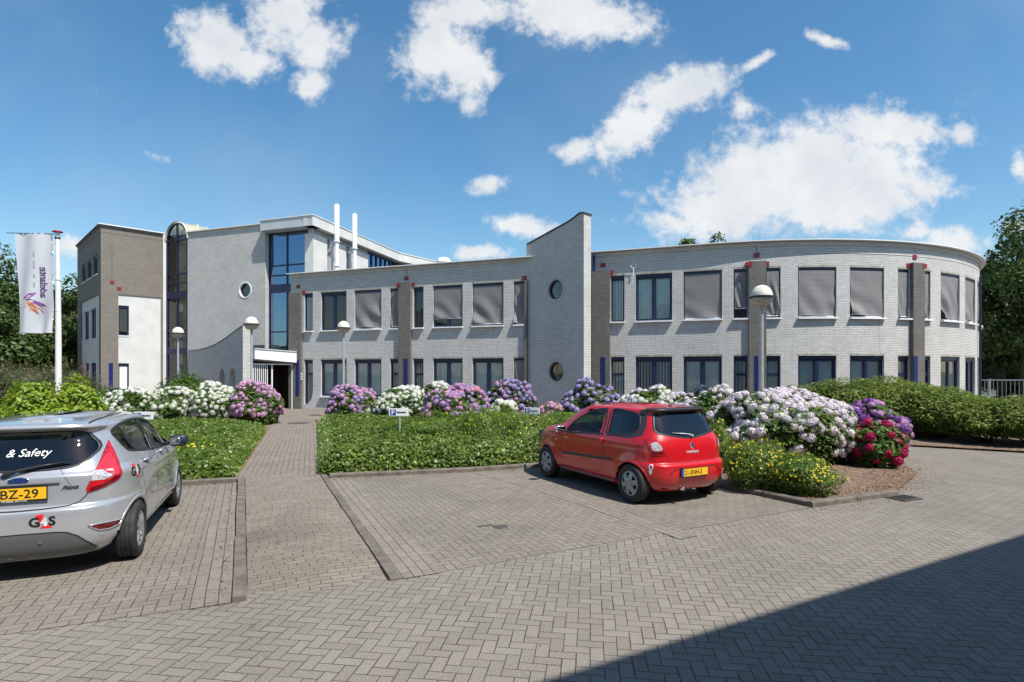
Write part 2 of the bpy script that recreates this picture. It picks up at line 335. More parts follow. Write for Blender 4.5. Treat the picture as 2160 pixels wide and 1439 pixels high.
sheet('paving_strip', [(-.78, 11.02), (.34, 9.47), (1.95, 6.62), (2.21, 6.76), (.60, 9.61), (-.50, 11.12)], .008, M['strip'])
sheet('paving_strip', [off(RR0, rp, .12), off(RR1, rp, .12), off(RR1, rp, .52), off(RR0, rp, .52)], .008, M['strip'])
rm = MB()
a0, a1, b0, b1 = off(RL0, rp, .12), off(RL1, rp, .12), RR0, RR1
n_ = 12
zz = lambda f: .083 * (1 - f) ** .8 + .007 - .024 * (f > .99)
for i in range(n_):
    f0, f1 = i / n_, (i + 1) / n_; L0 = [a0[k] + (a1[k] - a0[k]) * f0 for k in (0, 1)]; L1 = [a0[k] + (a1[k] - a0[k]) * f1 for k in (0, 1)]
    Q0 = [b0[k] + (b1[k] - b0[k]) * f0 for k in (0, 1)]; Q1 = [b0[k] + (b1[k] - b0[k]) * f1 for k in (0, 1)]
    mid0, mid1 = [(L0[k] + Q0[k]) / 2 for k in (0, 1)], [(L1[k] + Q1[k]) / 2 for k in (0, 1)]
    rm.face([(*L0, zz(f0)), (*L1, zz(f1)), (*mid1, zz(f1) + .02), (*mid0, zz(f0) + .02)]); rm.face([(*mid0, zz(f0) + .02), (*mid1, zz(f1) + .02), (*Q1, zz(f1)), (*Q0, zz(f0))])
tag(rm.build('ramp', M['ramp'], smooth=True), kind='structure')
def kerb(pts, w=.10, h=.10, m=None, z0=-.01, hs=None, seg=1.0, name='kerb'):
    mb = MB(); rnd = random.Random(len(pts) + int(pts[0][0] * 10))
    for i in range(len(pts) - 1):
        a, b = Vector(pts[i]), Vector(pts[i + 1]); d = (b - a); L = d.length; d.normalize(); nrm = Vector((-d.y, d.x)); n = max(1, round(L / seg))
        for k in range(n):
            s0, s1 = L * k / n + .004, L * (k + 1) / n - .004; j = rnd.uniform(-.006, .006)
            h0 = hs[i] + (hs[i + 1] - hs[i]) * k / n if hs else h; h1 = hs[i] + (hs[i + 1] - hs[i]) * (k + 1) / n if hs else h
            p0, p1 = a + d * s0 + nrm * j, a + d * s1 + nrm * rnd.uniform(-.006, .006); c = math.copysign(.018, w)
            prof = lambda p, hh: [(p.x - nrm.x * 0, p.y - nrm.y * 0, z0), (p.x, p.y, hh - c), (p.x + nrm.x * c, p.y + nrm.y * c, hh), (p.x + nrm.x * w, p.y + nrm.y * w, hh), (p.x + nrm.x * w, p.y + nrm.y * w, z0)]
            A, B = prof(p0, h0 + j * .5), prof(p1, h1 + j * .5)
            mb.mesh(A + B, [(q, q + 1, q + 6, q + 5) for q in range(4)] + [(0, 4, 3, 2, 1), (5, 6, 7, 8, 9)])
    return tag(mb.build(name, m or M['kerb']), kind='structure')
kerb([off(RL0, (-.943, -.333), 16), (RL0[0] - .02, RL0[1])], h=.085)
kerb([(RR0[0] + .16, RR0[1] + .06), (-.74, 11.12), (1.98, 12.2)], h=.085)
kerb([(4.31, 8.16), (6.1, 8.98)], h=.085)
kerb([(2.0, 12.15), (4.31, 8.18)], h=.085)
kerb([off(RL1, rp, .115), off(RL0, rp, .115)], hs=[.045, .105], w=.11)
kerb([RR1, RR0], hs=[.02, .095], w=-.11)
# planted beds (soil a little above the paving)
PL0, PL1 = (-4.83, 10.13), (-10.0, 24.2); PR0, PR1 = (-3.50, 10.46), (-7.9, 23.0)
sheet('path', [(-4.85, 10.02), (-3.48, 10.36), (-7.75, 22.4), (-6.2, 24.2), (-6.6, 28.2), (-13.5, 30.5), (-12.2, 27.2), (-9.8, 23.7)], .062, M['path'])
sheet('planting_bed', [off(PL0, (-.943, -.333), 16), PL0, PL1, (-12.5, 27.1), (-24, 38.7), (-60, 40), (-60, -8)], .050, M['soil'])
sheet('planting_bed', [PR0, (1.98, 12.26), (4.34, 8.26), (6.1, 9.06), (7.55, 10.6), (8.6, 12.6), (9.3, 15.5), (10.2, 22.3), (7, 23.3), (2.9, 22.9), (.7, 25.1), (-6.4, 27.8), (-6.1, 24.3), PR1], .050, M['soil'])
sheet('planting_bed', [(9.9, 15.2), (12.6, 13.5), (26, 9.5), (34, 16), (26, 26), (16, 22.4), (11, 21.6)], .050, M['soil'])
for (px, py) in ((1055, 1112), (1907, 1052), (630, 893)):
    g = G(px, py, .0); mb = MB(); zt = .068 if py < 900 else .008
    if py < 900: g = G(px, py, .06); mb.lathe([(0, zt + .004), (.30, zt + .004), (.31, zt), (.33, zt + .006), (.38, zt + .004), (.38, zt - .02)], (g[0], g[1], 0), 28)
    elif py > 1100: mb.lathe([(0, zt), (.07, zt), (.075, zt - .004), (.08, zt + .002), (.10, zt), (.10, zt - .02)], (g[0], g[1], 0), 20); mb.box((g[0], g[1], zt + .001), (.12, .03, .006), .5); mb.box((g[0] - .19, g[1] + .04, .003), (.2, .07, .012), .43)
    else:
        mb.box((g[0], g[1], .008), (.44, .30, .02), .42)
        for k in range(6): mb.box((g[0] + (-.16 + k * .064) * math.cos(.42), g[1] + (-.16 + k * .064) * math.sin(.42), .022), (.02, .22, .012), .42)
    lb = {893: 'round dark manhole cover in the paved path to the entrance', 1112: 'small dark iron street cap in the herringbone paving of the parking bay', 1052: 'rectangular iron gully grate beside the kerb of the flower bed'}[py]
    tag(mb.build('manhole_cover' if py != 1052 else 'drain_grate', M['iron']), lb, 'manhole cover' if py != 1052 else 'drain')

# ================================================================ BUILDING
class Path:
    """wall line in plan; s along it to the right as seen, d out of the wall towards the viewer"""
    def __init__(s, x, y, dx, dy, sa=None, rad=None):
        l = math.hypot(dx, dy); s.o = (x, y); s.d = (dx / l, dy / l); s.n = (dy / l, -dx / l); s.sa = sa; s.rad = rad
        if sa is not None: s.c = (x + s.d[0] * sa - s.n[0] * rad, y + s.d[1] * sa - s.n[1] * rad)
    def nrm(s, q):
        if s.sa is None or q <= s.sa: return s.n
        f = (q - s.sa) / s.rad; c, k = math.cos(f), math.sin(f); return (s.n[0] * c - s.n[1] * k, s.n[0] * k + s.n[1] * c)
    def pt(s, q, z, d=0.0):
        if s.sa is None or q <= s.sa: return (s.o[0] + s.d[0] * q + s.n[0] * d, s.o[1] + s.d[1] * q + s.n[1] * d, z)
        n = s.nrm(q); return (s.c[0] + n[0] * (s.rad + d), s.c[1] + n[1] * (s.rad + d), z)
    def s_of(s, px, d=0.0, lo=-2, hi=60):
        u = (px - CX) / FPX; f = lambda q: (lambda p: p[0] - u * p[1])(s.pt(q, 0, d))
        a = lo; fa = f(a); q = lo
        while q < hi:
            q += .1; fb = f(q)
            if fa * fb <= 0:
                for _ in range(40):
                    mdl = (a + q) / 2; fm = f(mdl)
                    if fa * fm <= 0: q = mdl
                    else: a, fa = mdl, fm
                return (a + q) / 2
            a, fa = q, fb
        return None
    def z_of(s, px, py, d=0.0):
        q = s.s_of(px, d); return EYE + (HY - py) / FPX * s.pt(q, 0, d)[1]
    def cuts(s, a, b, step=.42):
        r = [a]
        if s.sa is not None and b > s.sa:
            if a < s.sa: r.append(s.sa)
            st = max(a, s.sa); n = max(1, math.ceil((b - st) / step)); r += [st + (b - st) * k / n for k in range(1, n + 1)]
        else: r.append(b)
        return r
def cbox(mb, P, s0, s1, z0, z1, d0, d1, mi=0, uvo=0.0):
    """curved box following the wall line, d0 (inner) to d1 (outer)"""
    c = P.cuts(s0, s1)
    for a, b in zip(c[:-1], c[1:]):
        A = [P.pt(a, z0, d0), P.pt(a, z1, d0), P.pt(a, z1, d1), P.pt(a, z0, d1)]; B = [P.pt(b, z0, d0), P.pt(b, z1, d0), P.pt(b, z1, d1), P.pt(b, z0, d1)]
        mb.face([A[3], B[3], B[2], A[2]], [(a, z0), (b, z0), (b, z1), (a, z1)], mi)
        mb.face([A[2], B[2], B[1], A[1]], [(a, z1), (b, z1), (b, z1 + d1 - d0), (a, z1 + d1 - d0)], mi)
        mb.face([A[0], B[0], B[3], A[3]], [(a, z0), (b, z0), (b, z0 + d1 - d0), (a, z0 + d1 - d0)], mi)
        mb.face([A[1], B[1], B[0], A[0]], [(a, z1), (b, z1), (b, z0), (a, z0)], mi)
    for q, fl in ((s0, 0), (s1, 1)):
        E = [P.pt(q, z0, d0), P.pt(q, z0, d1), P.pt(q, z1, d1), P.pt(q, z1, d0)]; u = [(q - d0, z0), (q - d1, z0), (q - d1, z1), (q - d0, z1)]
        mb.face(E if not fl else E[::-1], u if not fl else u[::-1], mi)
def facade(name, P, s0, s1, z0, z1, ops, m, parent, depth=.2, label=None):
    mb = MB(); S = set(P.cuts(s0, s1)); Z = {z0, z1}
    for a, b, c, d in ops: S |= {a, b}; Z |= {c, d}
    S = sorted(x for x in S if s0 - 1e-6 <= x <= s1 + 1e-6); Z = sorted(z for z in Z if z0 - 1e-6 <= z <= z1 + 1e-6)
    S = [x for i, x in enumerate(S) if i == 0 or x - S[i - 1] > 1e-4]; Z = [x for i, x in enumerate(Z) if i == 0 or x - Z[i - 1] > 1e-4]
    for i in range(len(S) - 1):
        for j in range(len(Z) - 1):
            sm, zm = (S[i] + S[i + 1]) / 2, (Z[j] + Z[j + 1]) / 2
            if any(a < sm < b and c < zm < d for a, b, c, d in ops): continue
            mb.face([P.pt(S[i], Z[j]), P.pt(S[i + 1], Z[j]), P.pt(S[i + 1], Z[j + 1]), P.pt(S[i], Z[j + 1])], [(S[i], Z[j]), (S[i + 1], Z[j]), (S[i + 1], Z[j + 1]), (S[i], Z[j + 1])])
    for a, b, c, d in ops:
        dp = depth
        for q, r in ((a, 1), (b, -1)):
            F = [P.pt(q, c), P.pt(q, c, -dp), P.pt(q, d, -dp), P.pt(q, d)]; u = [(q, c), (q + r * dp, c), (q + r * dp, d), (q, d)]
            mb.face(F[::-1] if r > 0 else F, u[::-1] if r > 0 else u)
        cc = P.cuts(a, b)
        for x, y in zip(cc[:-1], cc[1:]):
            mb.face([P.pt(x, d), P.pt(y, d), P.pt(y, d, -dp), P.pt(x, d, -dp)], [(x, d), (y, d), (y, d + dp), (x, d + dp)])
            mb.face([P.pt(x, c, -dp), P.pt(y, c, -dp), P.pt(y, c), P.pt(x, c)], [(x, c - dp), (y, c - dp), (y, c), (x, c)])
    return tag(mb.build(name, m, parent), label)
def plate(name, P, outer, holes, d0, d1, m, parent, label=None, mb=None, mi=0):
    """flat panel in a wall plane with holes, thickness d0..d1"""
    own = mb is None; mb = mb or MB(); loops = [outer] + holes
    tri = tessellate_polygon([[Vector((a, b, 0)) for a, b in L] for L in loops]); flat = [p for L in loops for p in L]
    for t in tri:
        q = [flat[i] for i in t]; ar = (q[1][0] - q[0][0]) * (q[2][1] - q[0][1]) - (q[2][0] - q[0][0]) * (q[1][1] - q[0][1])
        if ar < 0: q = q[::-1]
        mb.face([P.pt(a, b, d1) for a, b in q], [tuple(p) for p in q], mi); mb.face([P.pt(a, b, d0) for a, b in q[::-1]], [tuple(p) for p in q[::-1]], mi)
    for L in loops:
        acc = 0
        for i in range(len(L)):
            a, b = L[i], L[(i + 1) % len(L)]
            vert = abs(b[0] - a[0]) < abs(b[1] - a[1]); t = d1 - d0
            u = [(a[0], a[1]), (b[0], b[1]), (b[0] + t, b[1]), (a[0] + t, a[1])] if vert else [(a[0], a[1]), (b[0], b[1]), (b[0], b[1] + t), (a[0], a[1] + t)]
            mb.face([P.pt(*a, d1), P.pt(*b, d1), P.pt(*b, d0), P.pt(*a, d0)], u, mi)
    return tag(mb.build(name, m, parent), label) if own else mb
circ = lambda cx, cz, r, n=32, k=1: [(cx + r * math.cos(2 * math.pi * i / n), cz + k * r * math.sin(2 * math.pi * i / n)) for i in range(n)]

bld = empty('office_building', (0, 26, 0), 0, 'long white brick office building with curved right wing and taller left part', 'building')
class Rooted:            # parts are modelled in world metres; the parent Empty sits at the building's foot
    pass
_link = link
def link(name, me, parent=None):
    o = _link(name, me, parent)
    if parent is not None:
        o.matrix_parent_inverse = Matrix.Translation(-root_of(parent).location) if root_of(parent).get('world_parts') else Matrix()
        if parent.type != 'EMPTY': o.matrix_parent_inverse = Matrix()
    return o
def root_of(o):
    while o.parent: o = o.parent
    return o
bld['world_parts'] = 1
FP = Path(-10.72, 29.25, .9415, -.337, 19.66, 12.60)      # two-storey front, straight then curved
H2 = 7.0
s_end = 19.66 + 12.72 * 2.05
ZU0, ZU1, ZG0, ZG1 = 4.05, 5.99, .73, 2.58
WIN = [  # left px, right px, upper style, lower style
 (641.7, 659.9, 'dark', 'side'), (676.8, 730.9, 'dark', 'blinds'), (747.8, 804.4, 'screen', 'blinds'), (822.9, 842.8, 'screen', 'side'), (871.8, 893.3, 'dark', 'side'),
 (913.4, 975.7, 'screen_short', 'blinds'), (996.5, 1062, 'screen', 'blinds'), (1083.5, 1108, 'screen', 'screen'), (1288.4, 1317.2, 'blinds', 'side'), (1340.6, 1417.9, 'blinds', 'blinds'),
 (1441.9, 1522.8, 'screen', 'blinds'), (1547.4, 1577.4, 'screen_short', 'side'), (1615.5, 1646.5, 'screen', 'side'), (1683.4, 1764.5, 'screen', 'blinds'), (1792.8, 1864.9, 'screen', 'blinds'),
 (1894, 1918.6, 'screen', 'side'), (1943.6, 1962.6, 'screen', 'side'), (1984.3, 2024.3, 'screen', 'blinds'), (2036, 2057, 'screen', 'blinds')]
ops = []; wl = []
for i, (a, b, u, g) in enumerate(WIN):
    sa, sb = FP.s_of(a), FP.s_of(b)
    if i in (16, 12, 4): sa = sa
    ops += [(sa, sb, ZU0, ZU1), (sa, sb, ZG0 if i else .30, ZG1)]; wl += [(sa, sb, ZU0, ZU1, u), (sa, sb, ZG0 if i else .30, ZG1, g)]
sl = wl[-1][1]
for k in range(3):
    sa = sl + .62 + k * 2.3; sb = sa + 1.5; ops += [(sa, sb, ZU0, ZU1), (sa, sb, ZG0, ZG1)]; wl += [(sa, sb, ZU0, ZU1, 'screen'), (sa, sb, ZG0, ZG1, 'blinds')]
SF0 = FP.s_of(613.5)
facade('wall', FP, SF0, s_end, 0, H2, ops, M['white_brick'], bld, .16, 'white painted brick wall of the two storey wing')
tmb = MB()      # thin crease of shadow-casting string course and parapet
cbox(tmb, FP, SF0, s_end, 6.52, 6.62, 0, .012); cbox(tmb, FP, SF0, s_end, 6.83, 6.99, 0, .035)
tag(tmb.build('string_course', M['white_brick'], bld))
cm_ = MB(); cbox(cm_, FP, SF0 - .12, s_end, 7.0, 7.035, -.3, .23); tag(cm_.build('roof_cap', M['white_metal'], bld, smooth=False))
def slats(mb, P, s0, s1, z0, z1, d, gap=.0, rnd=random.Random(3), an=None):
    n = max(2, round((s1 - s0) / .127)); w_ = (s1 - s0) / n; an = rnd.uniform(.25, .95) if an is None else an
    for k in range(n):
        c = s0 + (k + .5) * w_; a = an + rnd.uniform(-.06, .06); h = w_ * .54
        A = P.pt(c - h * math.cos(a), z0, d - h * math.sin(a)); B = P.pt(c + h * math.cos(a), z0, d + h * math.sin(a))
        mb.face([A, B, (B[0], B[1], z1), (A[0], A[1], z1)])
def sunscreen(P, s0, s1, z0, z1, parent, seed, billow):
    rnd = random.Random(seed); nx, nz = 22, 22; mb = MB(); V = []; U = []
    k1, k2, ph = rnd.uniform(1.2, 2.4), rnd.uniform(3, 6), rnd.uniform(0, 6); side = rnd.choice((0, 1))
    for j in range(nz + 1):
        for i in range(nx + 1):
            u, v = i / nx, j / nz; s = s0 + (s1 - s0) * u; z = z0 + (z1 - z0) * v; e = (u if side else 1 - u)
            d = -.045 + billow * (1 - v) ** 1.3 * (.06 * math.sin(math.pi * u * k1 + ph) + .055 * math.sin(k2 * (u * 2 + v * 1.6) + ph) + .09 * e ** 2 * math.sin(v * 12 + u * 5 + ph))
            d = max(d, -.078); z += billow * .02 * (1 - v) ** 3 * (1 + math.sin(math.pi * u * 2 + ph))
            V.append(P.pt(s, z, d)); U.append((s, z))
    F = [(j * (nx + 1) + i, j * (nx + 1) + i + 1, (j + 1) * (nx + 1) + i + 1, (j + 1) * (nx + 1) + i) for j in range(nz) for i in range(nx)]
    mb.mesh(V, F, 0, U)
    mb2 = mb.build('sunscreen', M['screen'], parent, smooth=True)
    return mb2
def window(P, s0, s1, z0, z1, style, parent, seed=0, sill=True, gl='win_glass', frame='navy', proud=.13, label=None, door=False):
    wd = s1 - s0; f = .065; mb = MB(); di, do = -.15, -.085
    cbox(mb, P, s0, s1, z1 - .13, z1, di, do + .03); cbox(mb, P, s0, s1, z0, z0 + f + .01, di, do); cbox(mb, P, s0, s0 + f, z0 + f, z1 - .13, di, do); cbox(mb, P, s1 - f, s1, z0 + f, z1 - .13, di, do)
    cbox(mb, P, s0 + f, s1 - f, z1 - .2, z1 - .13, di, do - .02)
    if wd > 1.0:
        c = (s0 + s1) / 2; cbox(mb, P, c - .055, c + .055, z0 + f, z1 - .2, di, do)
        for q in (s0 + f, c + .055):
            qe = c - .055 if q < c else s1 - f
            cbox(mb, P, q, q + .035, z0 + f, z1 - .2, di, do - .02); cbox(mb, P, qe - .035, qe, z0 + f, z1 - .2, di, do - .02); cbox(mb, P, q + .035, qe - .035, z0 + f, z0 + f + .04, di, do - .02)
    elif style == 'side':
        zt = z1 - .72; cbox(mb, P, s0 + f, s1 - f, zt - .045, zt + .045, di, do)
    wo_ = tag(mb.build('window', M[frame], parent), label)
    g = MB(); c = P.cuts(s0 + f, s1 - f)
    for a, b in zip(c[:-1], c[1:]): g.face([P.pt(a, z0 + f, -.13), P.pt(b, z0 + f, -.13), P.pt(b, z1 - .13, -.13), P.pt(a, z1 - .13, -.13)])
    g.build('pane', M[gl], wo_)
    if sill:
        k = MB(); cbox(k, P, s0 - .02, s1 + .02, z0 - .055, z0 + .004, -.12, proud); k.build('sill', M['white_metal'], wo_)
    if style in ('blinds', 'side'):
        bl = MB(); slats(bl, P, s0 + .05, s1 - .05, z0 + .05, z1 - .12, -.19, rnd=random.Random(seed), an=.08 if seed in (3, 5, 11, 13, 21, 29, 27) else None); bl.build('blind', M['blinds'], wo_)
    if style.startswith('screen'):
        zb = z0 + (.42 if 'short' in style else .06 + .05 * (seed % 3 == 0))
        sunscreen(P, s0 + .045, s1 - .045, zb, z1 - .12, wo_, seed * 7 + 1, .4 + .9 * ((seed * 37) % 10) / 10)
        b = MB(); cbox(b, P, s0 + .05, s1 - .05, zb - .035, zb, -.09, -.06); b.build('bottom_bar', M['white_metal'], wo_)
    return wo_
for i, (sa, sb, z0, z1, st) in enumerate(wl):
    wo = window(FP, sa, sb, z0, z1, st, bld, i, sill=not (i == 1)); lm = MB(); cbox(lm, FP, sa - .02, sb + .02, z1 + .002, z1 + .09, 0, .004); lm.build('lintel', M['concrete'], wo)
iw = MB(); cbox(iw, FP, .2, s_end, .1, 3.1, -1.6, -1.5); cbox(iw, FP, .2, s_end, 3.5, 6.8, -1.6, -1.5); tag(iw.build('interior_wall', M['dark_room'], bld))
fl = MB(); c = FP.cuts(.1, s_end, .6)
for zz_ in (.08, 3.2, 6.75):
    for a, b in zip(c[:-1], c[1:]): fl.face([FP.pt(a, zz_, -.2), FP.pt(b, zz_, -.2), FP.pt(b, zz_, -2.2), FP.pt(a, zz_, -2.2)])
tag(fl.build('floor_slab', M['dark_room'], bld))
rf = [FP.pt(x, 0, -.25)[:2] for x in FP.cuts(SF0, s_end, .9)]; rf = rf + [(18, 47), (-6, 47), (-8.2, 39.8), (-10.6, 30.9)]
o = sheet('roof', rf, 6.93, M['roof_felt'], kind=None); o.parent = bld; o.matrix_parent_inverse = Matrix.Translation(-bld.location)
# curved corner of the door-like ground window at the entrance
sa, sb = wl[1][0], wl[1][1]; r_ = sb - sa - .06
plate('wall_corner', FP, [(sb, .30), (sb, .30 + r_ * 1.5)] + [(sb - r_ + r_ * math.cos(t), .30 + r_ * 1.5 - r_ * 1.5 * math.sin(t)) for t in [k * math.pi / 20 for k in range(11)]] + [(sb - r_ - .04, .28)], [], -.16, .0015, M['white_brick'], bld)
# pillars of dark brick with red blocks and blue tile strips
def pillar(P, s0, s1, z1, blocks, strip, m='grey_brick', zt=None):
    mb = MB(); cbox(mb, P, s0, s1, 0, z1, -.1, .15); po = mb.build('pillar', M[m], bld)
    if strip:
        t = MB(); cbox(t, P, strip[0], strip[1], .72, 2.58, .10, .162); t.build('tile_strip', M['blue_tile'], po)
    for (sc_, z) in blocks:
        t = MB(); cbox(t, P, sc_ - .105, sc_ + .105, z - .09, z + .09, -.05, .165 if s0 - .02 < sc_ < s1 + .02 and z < z1 else .03); t.build('red_block', M['dark_red'], po)
    return po
for (a, b, zt, red, strip) in [(613.5, 639, 6.05, [(629.5, 6.36), (640.7, 6.05)], (623.8, 630.5)), (842.8, 869.3, 6.22, [(857.5, 6.44), (844, 6.12), (871, 6.12)], (851, 859.7)),
                               (1249, 1288.4, 6.22, [(1271.8, 6.46), (1288.4, 6.12)], (1267, 1276.6)), (1577.4, 1615.5, 6.25, [(1596, 6.5), (1578.5, 6.14), (1616, 6.14)], (1591.5, 1599.5)),
                               (1918.6, 1943.6, 6.25, [(1929, 6.5), (1916.5, 6.14), (1943, 6.14)], (1927.9, 1935.9))]:
    sa, sb = FP.s_of(a), FP.s_of(b)
    if a < 620: sa -= .04
    pillar(FP, sa + .02, sb - .02, zt, [(FP.s_of(x), z) for x, z in red], (FP.s_of(strip[0], .16), FP.s_of(strip[1], .16)))
pillar(FP, FP.s_of(1108.5), FP.s_of(1113.5), 6.0, [(FP.s_of(1106), 6.12)], None)
jm = MB()
for x in (857.5, 1596, 1929, 635): s = FP.s_of(x); cbox(jm, FP, s - .012, s + .012, 6.55, 6.98, 0, .004)
tag(jm.build('expansion_joint', M['coping'], bld))
dp_ = MB(); s = FP.s_of(2062); dp_.tube([FP.pt(s, .1, .09), FP.pt(s, 6.2, .09)], .045, 10); dp_.build('downpipe', M['navy'], bld)
s = FP.s_of(1254); dp_ = MB(); dp_.tube([FP.pt(s, .1, .10), FP.pt(s, 6.9, .10)], .05, 10); dp_.build('downpipe', M['blue_tile'], bld)
# forked white bracket on the wall
bk = MB(); s = FP.s_of(1336)
bk.tube([FP.pt(s - .12, 5.85, .03), FP.pt(s, 5.93, .07), FP.pt(s + .02, 6.2, .07)], .018, 8); bk.tube([FP.pt(s + .02, 6.2, .07), FP.pt(s - .12, 6.36, .1)], .014, 8); bk.tube([FP.pt(s + .02, 6.2, .07), FP.pt(s + .14, 6.38, .1)], .014, 8)
bk.build('bracket', M['white_metal'], bld)
# roof ventilator on the two-storey roof
vm = MB(); p = at(936, 551, 27.5); p = (p[0], p[1], 7.0)
vm.lathe([(.20, 0), (.20, .16), (.34, .22), (.34, .30), (.26, .42), (.12, .47), (0, .48)], (p[0], p[1], p[2] + .02), 20); vm.build('roof_vent', M['white_metal'], bld, smooth=True, auto=40)

# --- slab tower with two round windows
PT = Path(.671, 25.17, .7071, -.7071)
def polyz(P, pts, d=0): return [(P.s_of(x, d), P.z_of(x, y, d)) for x, y in pts]
tw = polyz(PT, [(1114, 516), (1145.6, 498.4), (1173.4, 483), (1201, 467.8), (1223.4, 450.6), (1231.5, 450.2)]); sR = tw[-1][0]
def smooth_curve(pts, n=6):
    out = []
    for i in range(len(pts) - 1):
        p0, p1, p2, p3 = pts[max(i - 1, 0)], pts[i], pts[i + 1], pts[min(i + 2, len(pts) - 1)]
        for k in range(n):
            t = k / n; out.append(tuple(.5 * (2 * b + (c - a) * t + (2 * a - 5 * b + 4 * c - d) * t * t + (3 * b - a - 3 * c + d) * t ** 3) for a, b, c, d in zip(p0, p1, p2, p3)))
    return out + [pts[-1]]
tc_ = smooth_curve(tw[:5]) + [tw[5]]
c1 = (PT.s_of(1171.5), PT.z_of(1171.5, 611)); c2 = (PT.s_of(1172.7), PT.z_of(1172.7, 784)); rw_ = .41
tw_o = plate('tower_wall', PT, [(-.05, 0), (sR, 0)] + tc_[::-1] + [(-.05, tc_[0][1])], [circ(*c1, rw_)[::-1], circ(*c2, rw_)[::-1]], -.47, 0, M['white_brick'], bld, 'tall white brick slab wall with curved top and two round windows')
def coping(P, curve, d0, d1, th, m, parent):
    mb = MB()
    for a, b in zip(curve[:-1], curve[1:]):
        A = [P.pt(a[0], a[1], d0), P.pt(a[0], a[1], d1), P.pt(a[0], a[1] + th, d1), P.pt(a[0], a[1] + th, d0)]; B = [P.pt(b[0], b[1], d0), P.pt(b[0], b[1], d1), P.pt(b[0], b[1] + th, d1), P.pt(b[0], b[1] + th, d0)]
        mb.mesh(A + B, [(0, 1, 5, 4), (1, 2, 6, 5), (2, 3, 7, 6), (3, 0, 4, 7), (0, 3, 2, 1), (4, 5, 6, 7)])
    return mb.build('coping', M[m], parent)
coping(PT, [(tc_[0][0] - .05, tc_[0][1])] + tc_ + [(sR + .04, tc_[-1][1])], -.50, .05, .05, 'coping', tw_o)
def round_window(P, c, r, parent, d, ring_m='navy', glass_m='round_glass', blinds=False, ring=.075, halo=None):
    mb = MB(); O, I = circ(c[0], c[1], r - .003), circ(c[0], c[1], r - ring)
    plate('x', P, O, [I[::-1]], d - .1, d, None, None, mb=mb); wo_ = mb.build('round_window', M[ring_m], parent)
    g = MB(); g.face([P.pt(a, b, d - .05) for a, b in I]); g.build('pane', M[glass_m], wo_)
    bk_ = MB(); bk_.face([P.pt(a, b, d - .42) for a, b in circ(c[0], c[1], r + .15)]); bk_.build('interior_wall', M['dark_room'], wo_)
    if blinds: b = MB(); slats(b, P, c[0] - r, c[0] + r, c[1] - r, c[1] + r, d - .22, rnd=random.Random(9)); b.build('blind', M['blinds'], wo_)
    if halo:
        h = MB(); n = 30
        for k in range(n):
            a0, a1 = 2 * math.pi * (k + .06) / n, 2 * math.pi * (k + .94) / n; r0, r1 = r + .01, r + halo; q = [(c[0] + rr * math.cos(a), c[1] + rr * math.sin(a)) for rr, a in ((r0, a0), (r1, a0), (r1, a1), (r0, a1))]
            plate('x', P, q, [], -.02, .007, None, None, mb=h)
        h.build('brick_ring', M['white_brick'], wo_)
    return wo_
round_window(PT, c1, rw_, tw_o, -.09, halo=.13); round_window(PT, c2, rw_, tw_o, -.09, blinds=True, halo=.13)

# --- three-storey part
H3 = 10.28
PB = Path(-19.3, 33.75, .9415, -.337)
sB, sG, sC = PB.s_of(559.5), PB.s_of(650), PB.s_of(660)
cw = (PB.s_of(517), PB.z_of(517, 612))
pts = [(0, 0), (sB, 0), (sB, H3 - .06), (0, H3 - .06)]
bw = plate('wall', PB, pts, [circ(*cw, .47)[::-1]], -.5, 0, M['white_brick'], bld, 'windowless white brick wall with one round window'); round_window(PB, cw, .40, bw, -.1)
rg = MB(); plate('x', PB, circ(*cw, .47), [circ(*cw, .40)[::-1]], -.2, .02, None, None, mb=rg); rg.build('window_ring', M['white_metal'], bw)
cp = MB(); cbox(cp, PB, -.03, sB - .05, H3 - .06, H3 - .01, -.55, .10); cp.build('roof_cap', M['white_metal'], bld)
SF = PB.s_of(549, .42); PSd = Path(*PB.pt(sC, 0)[:2], 2.54, 9.3); LS = math.hypot(2.54, 9.3); PS2 = Path(*PSd.pt(LS, 0)[:2], 2.2, 3.1)
fs = MB(); cbox(fs, PB, SF, sC + .30, H3 - .54, H3, -.3, .42); fs.build('fascia', M['pale_metal'], bld)
cp = MB(); cbox(cp, PB, SF - .02, sC + .33, H3 + .001, H3 + .05, -.35, .46); cp.build('roof_cap', M['white_metal'], bld)
fs = MB(); cbox(fs, PSd, -.42, LS, H3 - .54, H3 - .001, -.3, .32); cbox(fs, PS2, .02, 9, H3 - .54, H3 - .001, -.3, .30); fs.build('fascia', M['white_panel'], bld)
cp = MB(); cbox(cp, PSd, -.45, LS + .02, H3 + .002, H3 + .035, -.35, .36); cbox(cp, PS2, .05, 9, H3 + .002, H3 + .052, -.35, .34); cp.build('roof_cap', M['white_metal'], bld)
